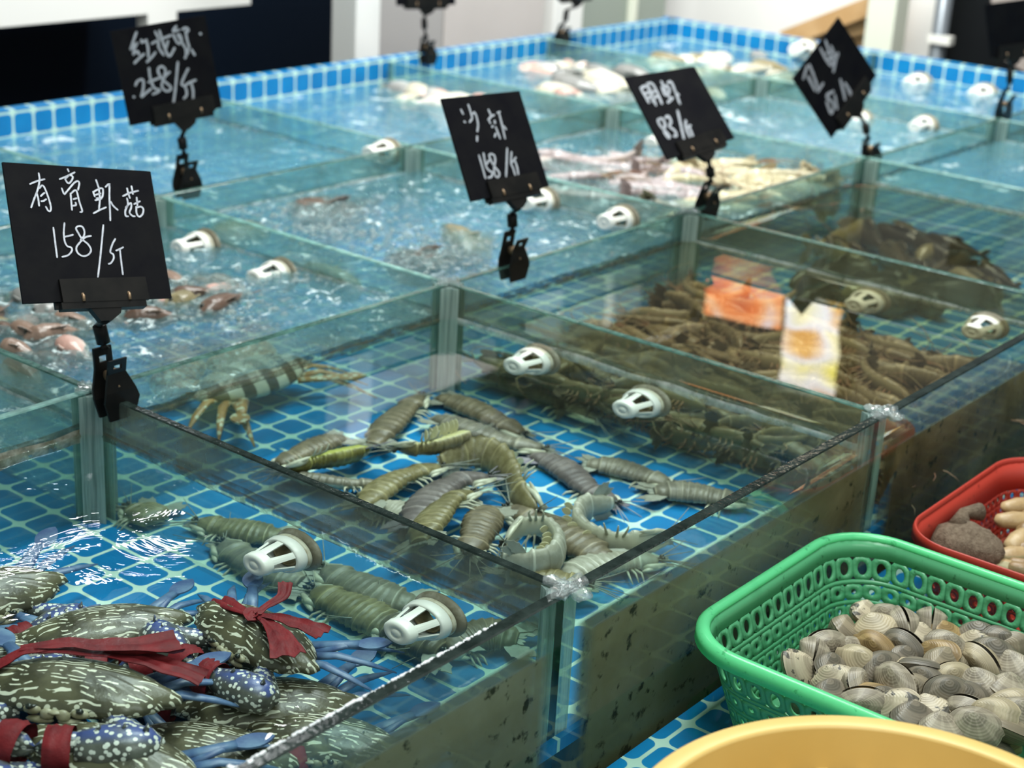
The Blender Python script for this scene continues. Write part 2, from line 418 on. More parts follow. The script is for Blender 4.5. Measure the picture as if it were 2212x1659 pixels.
M['black'] = plain('black_panel', (.003, .004, .005), .6, spec=.2); M['grey_pole'] = plain('grey_metal_pole', (.18, .2, .22), .35, metal=.4)
M['beige'] = plain('beige_panel', (.34, .29, .26), .6)
M['navy'] = plain('dark_navy_panel', (.001, .006, .016), .6, spec=.2)

# ------------------------------------------------------------------ room
def struct(o): o['kind'] = 'structure'; return o
struct(MB().box((-3, -3, -.86), (6, 7, -.8)).build('floor', M['floor']))
struct(MB().box((-3, 6.0, -.8), (6, 6.1, 2.7)).build('wall_back', M['room_wall']))
struct(MB().box((5.6, -3, -.8), (5.7, 7, 2.7)).build('wall_right', M['room_wall']))
struct(MB().box((-1.5, -1.2, 2.6), (6, 7, 2.7)).build('ceiling', M['ceiling']))

# counter that carries the tanks
cnt = empty('tank_counter', (1.7, 1.2, -.8), 'tiled counter that carries the glass tanks and the front trough', 'counter')
def part(name, mb, mat, parent, world=True):
    o = mb.build(name, mat, parent)
    if world: o.matrix_parent_inverse = Matrix.Translation(parent.location).inverted()
    return o
part('counter_body', MB().box((-.3, -.35, -.8), (3.78, 2.48, -.205)), M['counter'], cnt)
part('trough_floor', MB().box((-.3, -.35, -.204), (3.78, .648, -.19)), M['tile'], cnt)
part('trough_wall', MB().box((-.3, -.40, -.204), (3.78, -.35, .0)), M['counter'], cnt)

# ------------------------------------------------------------------ glass tank
tank = empty('seafood_tank', (0, 0, 0), 'large glass seafood tank divided into open water compartments over blue mosaic tile', 'fish tank')
def pane(a, b, t, mats, ztop=0.0, zbot=-.2, scum=('scum', .0045), sides=(1, 1)):
    """vertical pane from a to b (xy)"""
    a = V((*a, 0)); b = V((*b, 0)); d = (b-a).normalized(); nrm = V((-d.y, d.x, 0)); L = (b-a).length
    mb = MB(); bv = .0012
    prof = [(-t/2, zbot), (t/2, zbot), (t/2, ztop-bv), (t/2-bv, ztop), (-t/2+bv, ztop), (-t/2, ztop-bv)]
    n = len(prof); vs = [a+nrm*p+V((0, 0, z)) for p, z in prof]+[b+nrm*p+V((0, 0, z)) for p, z in prof]
    for i in range(n):
        j = (i+1) % n; mb.add([vs[i], vs[j], vs[n+j], vs[n+i]], [(0, 3, 2, 1)], 1 if i in (2, 3, 4) else 0, False)
    mb.add(vs, [tuple(range(n)), tuple(range(n, 2*n))[::-1]], 1, False)
    p = mb.build('glass_pane', mats, tank)
    if scum:
        for s, on in zip((-1, 1), sides):
            if not on: continue
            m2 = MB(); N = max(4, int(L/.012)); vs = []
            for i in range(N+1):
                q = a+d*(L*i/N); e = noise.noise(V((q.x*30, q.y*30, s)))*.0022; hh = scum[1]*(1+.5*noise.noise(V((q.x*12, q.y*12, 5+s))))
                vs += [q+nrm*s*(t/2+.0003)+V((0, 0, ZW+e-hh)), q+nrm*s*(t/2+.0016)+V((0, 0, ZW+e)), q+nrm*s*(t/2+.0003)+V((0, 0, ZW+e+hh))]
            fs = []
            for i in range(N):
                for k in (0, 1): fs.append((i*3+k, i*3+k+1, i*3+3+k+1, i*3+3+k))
            m2.add(vs, fs, 0, True); tag(m2.build('scale_or_glint_line', M[scum[0]], p), 'strip of mineral scale or painted white glint along the waterline')
    return p
pane((.15, YL[0]), (3.75, YL[0]), .012, [M['glass_front'], M['edge_dark']], scum=None)
pane((.1, YL[1]), (XL[1]-.005, YL[1]), .010, [M['glass'], M['edge_pale']], scum=('scumb', .008))
pane((XL[1]-.005, YL[1]), (3.714, YL[1]), .010, [M['glass'], M['edge_green']], scum=('scum', .004))
pane((.1, YL[2]), (3.714, YL[2]), .010, [M['glass_back'], M['edge_green']], scum=('scale_glint', .004))
for i, x in enumerate(XL[:-1]):
    for j in range(3):
        e = M['edge_dark'] if (j == 0 and i <= 1) else M['edge_green'] if (j == 0 and i < 4) or (j == 1 and i <= 1) else M['edge_pale']
        g = M['glass_one'] if (i, j) == (1, 0) else M['glass_reflect'] if j == 0 and i in (2, 3) else M['glass'] if j == 0 and i < 4 else M['glass_back']
        pane((x, YL[j]+.006), (x, YL[j+1]-.005), .010, [g, e], scum=('scum' if j == 0 and i <= 1 else 'scale_glint', .0045))
# tiled back and side walls
tw = MB().box((-.05, 0, -.2), (3.75, .022, .006)).build('tile_wall', M['tilew'], tank, (0, YL[3]+.005, 0))
tw = MB().box((-2.45, 0, -.2), (.02, .022, .006)).build('tile_wall', M['tilew'], tank, (XL[6]+.028, YL[3]+.005, .0)); tw.rotation_euler.z = radians(90)
tw.location = (XL[6]+.028, 2.44, 0)
P_ = .0423
phase = {(0, 0): (.40, .12), (1, 0): (.14, .13)}
for i in range(6):
    for j in range(3):
        x0, x1, y0, y1 = XL[i], XL[i+1], YL[j], YL[j+1]
        px_, py_ = phase.get((i, j), (random.random(), random.random()))
        ox = (math.floor(x0/P_)+px_)*P_; oy = (math.floor(y0/P_)+py_)*P_
        MB().box((x0-ox, y0-oy, -.012), (x1-ox, y1-oy, 0)).build('tile_floor', M['tile'], tank, (ox, oy, ZF))
MB().box((.1-.2*P_, YL[0], -.012), (XL[0], YL[3], 0)).build('tile_floor', M['tile'], tank, (0, 0, ZF))
# silicone joints and smeared sealant at the crossings
def joint(x, y, quads, t=.006, Lg=.016):
    mb = MB(); z0, z1 = ZF, -.0025
    for sx, sy in quads:
        poly = [(sx*t, sy*t), (sx*(t+Lg), sy*t), (sx*(t+Lg*.55), sy*(t+Lg*.22)), (sx*(t+Lg*.22), sy*(t+Lg*.55)), (sx*t, sy*(t+Lg))]
        if sx*sy < 0: poly = poly[::-1]
        mb.prism(V((0, 0, 0)), V((1, 0, 0)), V((0, 1, 0)), V((0, 0, 1)), poly, z0, z1)
    return mb.build('silicone_joint', M['joint'], tank, (x, y, 0))
def sealant(x, y, sz=.016, seed=0):
    mb = MB()
    for k in range(5):
        dx, dy = ((0, 0), (1, 0), (-1, 0), (0, 1), (0, -1))[k]
        c = V((dx*sz*.8, dy*sz*.8, .0)); b = MB().ell(c, (sz*(.75 if dx == 0 else 1)*.8, sz*(.75 if dy == 0 else 1)*.8, .0042), 14)
        vs = [V(v)*(1)+V((0, 0, .0045*noise.noise(V(v)*230+V((seed, k, 0))))) for v in b.v]
        mb.add(vs, b.f)
    return mb.build('sealant_blob', M['sealant'], tank, (x, y, .0005))
ALLQ = [(1, 1), (-1, 1), (1, -1), (-1, -1)]
for i, x in enumerate(XL[:-1]):
    joint(x, YL[0], [(1, 1), (-1, 1)]); joint(x, YL[1], ALLQ); joint(x, YL[2], ALLQ, Lg=.018)
for i, j in ((1, 0), (2, 0), (1, 1), (2, 1), (3, 1)): sealant(XL[i], YL[j], .015 if j == 0 else .013, i*3+j)

# ------------------------------------------------------------------ water
def water(name, i, j, mat, amp, res, label, freq=30, inset=.0055, kind='stuff'):
    x0, x1 = (XL[i] if i >= 0 else .1)+inset, XL[i+1]-inset
    y0, y1 = YL[j]+inset+.001, YL[j+1]-inset
    nx, ny = max(2, int((x1-x0)/res)), max(2, int((y1-y0)/res)); vs = []
    for a in range(ny+1):
        for b in range(nx+1):
            x, y = x0+(x1-x0)*b/nx, y0+(y1-y0)*a/ny
            e = min(x-x0, x1-x, y-y0, y1-y); m = .0022*math.exp(-e/.003)
            q = V((x, y, i*7.3+j*3.1))
            z = amp*(noise.noise(q*freq)+.5*noise.noise(q*freq*2.3))
            vs.append((x-x0, y-y0, z+m))
    fs = [(a*(nx+1)+b, a*(nx+1)+b+1, (a+1)*(nx+1)+b+1, (a+1)*(nx+1)+b) for a in range(ny) for b in range(nx)]
    o = MB().add(vs, fs).build(name, M[mat], None, (x0, y0, ZW))
    return tag(o, label, 'water', None, kind)
water('tank_water', 0, 0, 'water_ripple', .0010, .009, 'gently rippled clear water over the red-tied crabs', 9)
water('tank_water', 1, 0, 'water', .0002, .012, 'still clear water over the mantis shrimps', 6)
water('tank_water', 2, 0, 'water_murky', .0003, .012, 'still water over the dense heap of olive prawns', 6)
water('tank_water', 3, 0, 'water_murky', .0006, .012, 'water over the dark fish, right of the prawn heap', 8)
water('tank_water', 4, 0, 'water_mid', .0012, .012, 'water in the compartment beside the dark fish', 8)
for i, nm in ((-1, 'far left'), (0, 'left'), (1, 'behind the nearest price sign'), (2, 'bubbling, behind the middle price sign'), (3, 'behind the tilted 83 sign'), (4, 'around white strainer baskets at the right'), (5, 'against the right tiled wall')):
    if i >= 0:
        water('tank_water', i, 1, 'water_rough' if i in (1, 2, 3) else 'water_mid', .0048 if i in (1, 2) else .0026, .007 if i < 4 else .014, 'moving water, %s, second row of compartments' % nm, 34)
        water('tank_water', i, 2, 'water_mid', .0034, .010, 'moving water, %s, back row of compartments' % nm, 28)
water('tank_water', 5, 0, 'water_mid', .0012, .015, 'water in the front right end compartment', 8)
tw_ = MB().box((-.3, -.35, -.131), (3.75, .6535, -.130)); 
o = MB().add([(-.3, -.35, 0), (3.75, -.35, 0), (3.75, .6535, 0), (-.3, .6535, 0)], [(0, 1, 2, 3)]).build('trough_water', M['water_ripple'], None, (0, 0, -.130))
tag(o, 'shallow water in the front trough around the plastic baskets', 'water', None, 'stuff')

def bubbles(i, j, n, px_pts, label, seed):
    R = random.Random(seed); mb = MB()
    for k in range(n):
        cx_, cy_, sx, sy = px_pts[k % len(px_pts)]
        p = at(cx_+R.gauss(0, sx), cy_+R.gauss(0, sy), ZW)
        if not (XL[i]+.012 < p.x < XL[i+1]-.012 and YL[j]+.012 < p.y < YL[j+1]-.012): continue
        r = R.choice((.0014, .002, .0026, .0036, .0055))
        mb.ell(p+V((0, 0, .0005)), (r, r, r*.7), 8)
    return tag(mb.build('water_bubbles', M['bubble']), label, 'bubbles', None, 'stuff')
bubbles(2, 1, 900, [(800, 500, 90, 30), (900, 530, 70, 30), (720, 480, 80, 25), (980, 560, 50, 20), (640, 460, 60, 20)], 'white bubbles churning on the blue water below the middle price sign', 3)
bubbles(1, 1, 520, [(420, 690, 100, 25), (330, 640, 70, 20), (120, 720, 70, 40), (560, 650, 60, 20), (620, 590, 50, 15)], 'bubbles churning behind the nearest price sign', 4)
bubbles(3, 1, 160, [(1300, 395, 60, 15), (1220, 370, 30, 12), (1450, 420, 40, 12)], 'bubbles over the pinkish grey prawns', 5)

Rd = random.Random(9); db = MB()  # droplets coloured white to carry the lamp glint on the wet edge
for k in range(700):
    x = .30+.55*Rd.random()**1.3; r = Rd.choice((.0005, .0007, .001, .0015)); y = YL[0]+.0052+Rd.gauss(0, .0007+.0015*(x < .6))
    db.ell(V((x, y, -.0001-.0012*(y > YL[0]+.0055))), (r*1.5, r, r*.8), 8)
tag(db.build('glint_droplets', M['white_glint']), 'white droplets with the lamp glint painted in, on the near front glass edge', 'droplets', None, 'stuff')
# ------------------------------------------------------------------ strainers (overflow baskets on the dividers)
def strainer(p, label, s=1.0, sz=1.0, tilt=0):
    """cage pointing along -x from the pane; p = middle of the mounting flange on the pane face"""
    e = empty('overflow_strainer', p, label, 'strainer', 'white overflow strainers on the dividers'); e.rotation_euler.y = tilt; e.scale = (s*1.08, s*1.05, s*sz)
    O = V((0, 0, 0)); ax = V((-1, 0, 0))
    mb = MB(); r1, r2, h1, h2, t = .0205, .0140, .022, .046, .0022
    mb.lathe([(r1+.002, h1-.009), (r1+.0035, h1-.006), (r1+.002, h1+.001), (r1-.001, h1+.002), (r1-.003, h1-.002), (r1-.002, h1-.009), (r1+.002, h1-.009)], O, ax, 40)      # base ring
    mb.lathe([(r2+.001, h2-.002), (r2+.0015, h2+.001), (r2+.0005, h2+.006), (r2-.0015, h2+.0078), (.0068, h2+.0078), (.0062, h2+.0072), (.0052, h2+.0072), (.0046, h2+.0078), (0, h2+.0078)], O, ax, 40)  # end cap with a ring mark
    mb.lathe([(0, h2-.002), (r2+.001, h2-.002)], O, ax, 40)
    for k in range(6):
        a = 2*pi*k/6+.3; w = .235
        prof = []
        u = ax.orthogonal().normalized(); q = ax.cross(u); vs = []
        for (r, h, ww) in ((r1, h1, w*.78), ((r1+r2)/2, (h1+h2)/2, w*1.0), (r2, h2, w*1.45)):
            for dr in (0, -t):
                for m_ in (-1, -.33, .33, 1):
                    an = a+ww*m_; vs.append(O+ax*h+(u*cos(an)+q*sin(an))*(r+dr))
        fs = []
        for z in (0, 1):
            b = z*8
            for m_ in range(3):
                fs.append((b+m_, b+m_+1, b+8+m_+1, b+8+m_)); fs.append((b+4+m_, b+12+m_, b+12+m_+1, b+4+m_+1))
            fs.append((b, b+8, b+12, b+4)); fs.append((b+3, b+7, b+15, b+11))
        mb.add(vs, fs, 0, False)
    mb.build('strainer_cage', M['white_plastic'], e)
    tag(MB().lathe([(r1+.001, h1-.014), (r1+.003, h1-.013), (r1+.003, h1-.010), (r1+.0005, h1-.0095)], O, ax, 40).build('stained_band', M['stain_plastic'], e), 'brown stained rim of the cage')
    MB().lathe([(.0155, .0), (.0155, .018), (.0125, .018), (.0125, .002)], O, ax, 28).build('pipe_stub', M['pipe_brown'], e)
    MB().lathe([(.026, 0), (.028, .0015), (.0275, .0035), (.023, .0055), (.0155, .0055)], O, ax, 40).build('mounting_flange', M['flange'], e)
    return e
for (px_, py_, x, lab) in [
    (650, 1190, XL[1], 'white strainer under water beside the crabs, beneath the long dark glass edge'),
    (955, 1330, XL[1], 'white strainer nearest the front corner, right of the red-tied crabs'),
    (1172, 768, XL[2], 'white strainer on the mantis shrimp side, nearer the glass corner post'),
    (1407, 858, XL[2], 'white strainer on the mantis shrimp side, in front of the prawn heap'),
    (1886, 642, XL[3], 'white strainer beyond the prawn heap, right of the orange reflection'),
    (2138, 697, XL[3], 'white strainer at the right edge beyond the prawn heap'),
    (450, 540, XL[2], 'white strainer right beside the edge of the nearest price sign'),
    (614, 604, XL[2], 'white strainer in the churning water, right of the one by the nearest sign'),
    (1180, 444, XL[3], 'white strainer just right of the middle price sign stem'),
    (1350, 484, XL[3], 'white strainer on the divider between the middle sign and the 83 sign'),
    (845, 295, XL[3], 'white strainer in the back row, left of the middle price sign board'),
    (1440, 315, XL[4], 'white strainer peeking out at the left of the 83 sign'),
    (1985, 203, XL[6]-.0, 'white strainer on the right tiled wall, left one of the wall pair'),
    (2125, 226, XL[6]-.0, 'white strainer on the right tiled wall, right one of the wall pair'),
    (1745, 112, XL[6]-.0, 'white strainer on the right tiled wall behind the diamond-turned sign'),
    (2000, 280, XL[5], 'white strainer facing the camera below the right tiled wall'),
    (1862, 268, XL[5], 'white strainer showing behind the stem of the diamond-turned sign')]:
    p = atx(px_, py_, x-.0055 if x < 3.7 else x+.005)
    if x < 3.6 or True: strainer(V((p.x, p.y, max(min(p.z-.004, -.030), -.068)+(.012 if py_ < 620 else 0))), lab, 1.0 if x < 3.7 else 1.25, .66 if py_ > 620 else .85, radians(4))

# ------------------------------------------------------------------ crustaceans
def shell_body(pts, Wd, roll, prof, segs, hd=.54, hv=.36, n=20, rings=64, spike=.07, ridge=.04, mb=None):
    """segmented body swept along pts (head to tail). returns MB, frame function"""
    sp, L = spline(pts, rings); mb = mb or MB(); vs = []; at_ = []; fr = []
    for i, p in enumerate(sp):
        t = i/(rings-1); T = (sp[min(i+1, rings-1)]-sp[max(i-1, 0)]).normalized()
        Sd = T.cross(V((0, 0, 1))).normalized(); Zn = Sd.cross(T)
        D = Zn*cos(roll)+Sd*sin(roll); B = T.cross(D).normalized()
        w = Wd/2*interp(prof, t); u = 0.5; k0 = 1
        for a, b in zip(segs, segs[1:]):
            if a <= t < b: u = (t-a)/(b-a); k0 = .935+.115*u; break
        w *= k0; fr.append((p, T, D, B, w, Wd/2*interp(prof, t)*hd))
        for k in range(n):
            a = 2*pi*k/n; ca, sa = cos(a), sin(a)
            x = w*ca*(1+(spike*(u > .8) if abs(sa) < .35 else 0))
            y = (w*hd*(sa**.85)*(1+ridge*cos(8*a)) if sa > 0 else -w*hv*((-sa)**.9))
            vs.append(p+B*x+D*y); at_.append((u, sa, t))
    fs = [(i*n+k, i*n+(k+1) % n, (i+1)*n+(k+1) % n, (i+1)*n+k) for i in range(rings-1) for k in range(n)]
    fs += [tuple(range(n))[::-1], tuple(range((rings-1)*n, rings*n))]
    mb.add(vs, fs, 0, True, at_)
    def F(t):
        return fr[min(rings-1, max(0, int(round(t*(rings-1)))))]
    return mb, F, L
def leaf(mb, o, d, nrm, ln, wd, teeth=0, th=.0007, mat=0, tip=.5):
    d = V(d).normalized(); s = d.cross(V(nrm)).normalized(); nn = s.cross(d).normalized(); half = []
    N = 9
    for i in range(N+1):
        t = i/N; w = wd*(sin(pi*min(1, t*.92+.08)))**.7
        if teeth and t > tip and i % 2: w *= 1.25
        half.append((t*ln*(1.06 if teeth and i % 2 and t > tip else 1), w))
    poly = [(x, -w) for x, w in half]+[(x, w) for x, w in half[::-1]]
    mb.prism(V(o), d, s, nn, poly, -th/2, th/2, mat)
MPROF = [(0, .30), (.03, .50), (.10, .70), (.20, .84), (.23, .70), (.30, .78), (.38, .90), (.5, 1.0), (.65, 1.04), (.78, 1.0), (.85, .92), (.88, .74), (.94, .66), (1, .34)]
MSEG = [0, .21, .255, .30, .34, .385, .46, .535, .61, .685, .76, .845, 1.001]
MANTIS_ROOT = []
def mantis(px, Wd, lift, roll, kind, label, z=None, world=None, ventral=None, claws=True, cell=1):
    zc = ZF+lift
    pts = world or [at(x, y, zc) for x, y in px]
    for p in pts:
        p.x = min(max(p.x, XL[cell]+.022), XL[cell+1]-.022); p.y = min(max(p.y, YL[0]+.024), YL[1]-.022)
    body, F, L = shell_body(pts, Wd, roll, MPROF, MSEG)
    mats = MMAT[kind]
    e = body.build('mantis_shrimp', mats[0]); tag(e, label, 'mantis shrimp', 'mantis shrimps in the middle front compartment')
    fan = MB(); p, T, D, B, w, h = F(.87)
    for s in (-1, 1):
        leaf(fan, p+B*s*w*.7, T*1+B*s*.75, D, Wd*.78, Wd*.17, 1); leaf(fan, p+B*s*w*.6-D*.001, T*1+B*s*.32, D, Wd*.85, Wd*.15, 1)
    p2, T2, D2, B2, w2, h2 = F(.99)
    for s in (-1, -.4, .4, 1): leaf(fan, p2+B2*s*w2*.5, T2+B2*s*.5, D2, Wd*.22, Wd*.05)
    fan.build('tail_fan', mats[1], e)
    p, T, D, B, w, h = F(0); f = -T
    for s in (-1, 1):
        m = MB().tube([p+B*s*w*.35, p+B*s*w*.5+f*.004+D*.002], .0013, 6); m.ell(p+B*s*w*.55+f*.0052+D*.0028, (.0026, .0026, .0022), 8); m.build('eye', M['eye'], e)
    an = MB()
    for s in (-1, 1):
        leaf(an, p+B*s*w*.7-D*.002, f+B*s*.55, D, Wd*.42, Wd*.11)
        for q in (0, 1, 2):
            dr = (f+B*s*(.25+.3*q)+D*.25*(q-1)).normalized(); pp = [p+B*s*w*.3+dr*(Wd*.42*k)+D*.0015*math.sin(k*1.1+q) for k in range(4)]
            an.tube(pp, [.0008, .0006, .0005, .0003], 5)
    an.build('antennae', mats[1], e)
    if claws:
        for s in (-1, 1):
            a = F(.17); b = F(.07); m = MB()
            P0 = a[0]+a[3]*s*a[4]*.8-a[2]*.002; P1 = b[0]+b[3]*s*b[4]*1.25-b[2]*.002; P2 = p+f*Wd*.16+B*s*w*1.5-D*.002; P3 = a[0]+a[3]*s*a[4]*1.22-a[2]*.004
            m.tube([P0, P1, P2], [Wd*.07, Wd*.10, Wd*.06], 8); m.tube([P2, P2.lerp(P3, .35), P2.lerp(P3, .8), P3], [Wd*.05, Wd*.10, Wd*.08, Wd*.03], 8, 0, (D, .6))
            m.build('raptorial_claw', mats[2], e)
    for k, t in enumerate((.25, .29, .335)):
        q = F(t)
        for s in (-1, 1):
            P0 = q[0]+q[3]*s*q[4]*.75-q[2]*q[4]*.25; P1 = P0+q[3]*s*Wd*.30-q[2]*.001-q[1]*Wd*(.12-.1*k); P2 = P1+q[3]*s*Wd*.22-q[2]*Wd*.14
            MB().tube([P0, P1, P2], [.0016, .0012, .0007], 6).build('walking_leg', mats[2], e)
    if ventral:
        for k, t in enumerate((.42, .50, .575, .65, .72)):
            q = F(t)
            for s in (-1, 1):
                m = MB(); leaf(m, q[0]-q[2]*q[4]*.36+q[3]*s*q[4]*.45, -q[2]+q[1]*.35+q[3]*s*.35, q[1], Wd*.36, Wd*.13); m.build('swimmeret', mats[3], e)
    return e
M['eye'] = plain('black_eye', (.02, .025, .02), .15)
fanm = plain('translucent_tail_fan', (.22, .22, .17), .4, (.34, .36, .30), 60); fan_p = plain('purple_grey_tail_fan', (.20, .17, .22), .4, (.42, .40, .40), 50)
limb = plain('pale_shrimp_limb', (.46, .46, .34), .35, (.58, .58, .45), 80); flap = plain('cream_swimmeret', (.55, .52, .30), .4, (.66, .62, .40), 80)
MMAT = {
 'brown': (mat_mantis('brown_shrimp_shell', (.115, .095, .055), (.21, .175, .11), (.065, .055, .035), (.42, .40, .24)), fanm, limb, flap),
 'grey': (mat_mantis('grey_shrimp_shell', (.155, .145, .105), (.25, .235, .175), (.09, .085, .065), (.45, .43, .30)), fanm, limb, flap),
 'olive': (mat_mantis('olive_shrimp_shell', (.165, .14, .06), (.28, .245, .125), (.085, .075, .03), (.52, .50, .24)), fanm, limb, flap),
 'purple': (mat_mantis('purple_grey_shrimp_shell', (.125, .108, .10), (.20, .175, .16), (.06, .05, .05), (.40, .38, .28)), fan_p, limb, flap),
 'yellow': (mat_mantis('yellow_bellied_shrimp_shell', (.15, .14, .04), (.30, .29, .09), (.08, .07, .02), (.40, .42, .09)), fan_p, limb, flap),
 'pale': (mat_mantis('pale_shrimp_shell', (.30, .30, .23), (.42, .42, .34), (.19, .18, .13), (.55, .55, .42)), fanm, limb, flap)}
W_ = .0365
mantis([(908, 856), (872, 888), (838, 922), (806, 962)], W_, .014, .1, 'brown', 'brown mantis shrimp lying down from the foot of the glass corner post')
mantis([(1128, 936), (1072, 908), (1012, 880), (948, 858)], W_, .008, 0, 'brown', 'grey-brown mantis shrimp along the divider, furthest back of the front heap')
mantis([(1172, 968), (1085, 953), (1005, 926), (938, 903)], W_, .012, .1, 'grey', 'long pale grey mantis shrimp across the back with antennae over the tiles')
mantis([(862, 968), (912, 966), (962, 955), (1008, 938)], W_*1.15, .034, 2.6, 'olive', 'mantis shrimp on its back showing a cream and olive belly', ventral=True)
mantis([(1158, 1104), (1122, 1072), (1108, 1034), (1078, 994), (1020, 974), (950, 998)], W_, .022, -1.2, 'olive', 'arched mantis shrimp bent over the others with its claw towards the tiles', ventral=True)
mantis([(622, 1012), (680, 995), (735, 984), (795, 970)], W_*1.15, .024, 2.6, 'yellow', 'yellow-green blotched mantis shrimp turned belly up at the left')
mantis([(820, 1046), (755, 1048), (695, 1042), (625, 1030)], W_*.9, .013, .5, 'grey', 'grey mantis shrimp with a white claw below the yellow-green one')
mantis([(600, 1003), (645, 982), (690, 963), (742, 945)], W_*.9, .008, 0, 'brown', 'small dark mantis shrimp at the far left of the compartment')
mantis([(948, 1008), (900, 1020), (845, 1044), (782, 1092)], W_, .018, .2, 'olive', 'smooth olive mantis shrimp slanting down left behind the purple-grey one')
mantis([(1052, 1030), (990, 1040), (935, 1075), (886, 1136)], W_*1.12, .024, .2, 'purple', 'purple-grey mantis shrimp with the broadest back in the heap')
mantis([(795, 1092), (830, 1098), (872, 1112), (905, 1140)], W_*.95, .012, .2, 'pale', 'pale translucent mantis shrimp half hidden by the dark glass edge')
mantis([(1018, 1066), (975, 1082), (938, 1120), (905, 1172)], W_*1.1, .034, .45, 'olive', 'yellow-olive mantis shrimp on top of the heap with clear plated segments')
mantis([(1012, 1196), (1025, 1170), (1042, 1132), (1060, 1098)], W_*1.0, .030, .1, 'brown', 'brown mantis shrimp head-first towards the near glass with legs spread')
mantis([(1092, 1172), (1125, 1140), (1178, 1140), (1205, 1172), (1192, 1206), (1140, 1218), (1085, 1206)], W_*.82, .034, -1.45, 'pale', 'mantis shrimp curled into a ring with a white belly and claw', ventral=True)
mantis([(1268, 1262), (1210, 1254), (1150, 1240), (1095, 1224)], W_, .020, .1, 'olive', 'olive mantis shrimp under the curled ring one, along the near glass edge')
mantis([(1100, 1098), (1165, 1128), (1235, 1168), (1318, 1214)], W_*1.12, .015, .1, 'brown', 'dark brown mantis shrimp running diagonally right of the curled ring one')
mantis([(1328, 1086), (1270, 1056), (1215, 1012), (1152, 984)], W_*.98, .007, 0, 'purple', 'slim grey mantis shrimp alone on the blue tiles, left of two')
mantis([(1445, 1044), (1385, 1026), (1325, 1010), (1268, 1002)], W_*.95, .007, 0, 'grey', 'grey mantis shrimp on the tiles beside the divider, right of the slim one')
mantis([(1600, 1082), (1535, 1072), (1470, 1064), (1412, 1062)], W_*1.15, .009, .1, 'grey', 'mantis shrimp with a spread tail fan at the front glass, right side')
mantis([(1435, 1160), (1370, 1172), (1300, 1166), (1248, 1136), (1262, 1098), (1325, 1086)], W_*.85, .018, 1.45, 'pale', 'bent mantis shrimp on its side with cream swimmerets fanned over the tiles', ventral=True)
mantis([(1420, 1210), (1350, 1212), (1280, 1226), (1215, 1250)], W_*1.1, .012, .1, 'pale', 'pale mantis shrimp lying along the front glass at the near corner')
mantis([(232, 1098), (258, 1128), (300, 1122), (340, 1096)], W_*.95, .009, 0, 'olive', 'small curved mantis shrimp beside the left glass post, seen through the divider')
mantis([(470, 1180), (520, 1215), (580, 1250), (640, 1262)], W_*1.1, .009, .1, 'grey', 'mantis shrimp behind the divider, left of the upper strainer')
mantis([(430, 1128), (490, 1140), (548, 1152), (610, 1160)], W_, .009, 0, 'olive', 'mantis shrimp behind the divider, farther back than the upper strainer')
mantis([(650, 1290), (715, 1318), (775, 1352), (835, 1372)], W_*1.15, .010, .1, 'olive', 'mantis shrimp behind the divider between the two strainers')
mantis([(730, 1392), (800, 1415), (865, 1428), (940, 1412)], W_*1.25, .012, .1, 'brown', 'dark mantis shrimp curled behind the divider below the lower strainer')
mantis([(700, 1230), (765, 1262), (830, 1292), (900, 1308)], W_*1.1, .012, .1, 'grey', 'mantis shrimp behind the divider, right of the upper strainer')
mantis([(960, 1400), (1010, 1380), (1060, 1372), (1120, 1380)], W_*1.1, .012, .1, 'brown', 'mantis shrimp behind the lower strainer at the front corner')

mantis([(1290, 905), (1200, 862), (1120, 832), (1055, 812)], W_*1.1, .012, .1, 'brown', 'brown shrimp lying along the divider on the prawn side, nearer the mantis shrimps', cell=2)
mantis([(1260, 850), (1180, 815), (1110, 795), (1040, 785)], W_*1.0, .020, .1, 'olive', 'brown shrimp under the strainer nearest the post on the prawn side', cell=2)
# --- crabs -----------------------------------------------------------
CM = {'shell': mat_crab('spotted_crab_shell', (.045, .042, .024), (.105, .098, .055), (.66, .66, .52)),
      'claw': mat_crab('spotted_crab_claw', (.055, .058, .048), (.13, .135, .11), (.70, .72, .64), (.05, .085, .30), vein=False, dots=215, blue_lo=.62),
      'leg': plain('blue_crab_leg', (.035, .075, .20), .4, (.13, .22, .34), 50), 'face': plain('pale_crab_face', (.42, .40, .28), .4, (.20, .18, .10), 90),
      'striped': mat_crab('striped_crab_shell', (.07, .045, .022), (.12, .075, .04), (.52, .47, .36), stripes=True),
      'orange': mat_crab('orange_crab_limb', (.36, .15, .04), (.46, .24, .08), (.62, .55, .38), vein=False, dots=130)}
def ribbon(mb, pts, w0, w1, nrm=(0, 0, 1), seed=0, th=.0008):
    sp, L = spline(pts, 18); n = 7; vs = []
    for i, p in enumerate(sp):
        t = i/17; T = (sp[min(i+1, 17)]-sp[max(i-1, 0)]).normalized(); s = T.cross(V(nrm)).normalized(); u = s.cross(T); w = w0+(w1-w0)*t
        for side in (1, -1):
            for k in range(n):
                x = (k/(n-1)-.5)*w; b = .10*w*math.sin(k*2.2+seed)+.15*w*noise.noise(V((t*6+seed, k*.9, seed)))
                vs.append(p+s*x+u*(b+side*th/2))
    fs = []
    for i in range(17):
        for k in range(n-1):
            a = i*2*n+k; fs.append((a, a+1, a+2*n+1, a+2*n)); a += n; fs.append((a, a+2*n, a+2*n+1, a+1))
    mb.add(vs, fs)
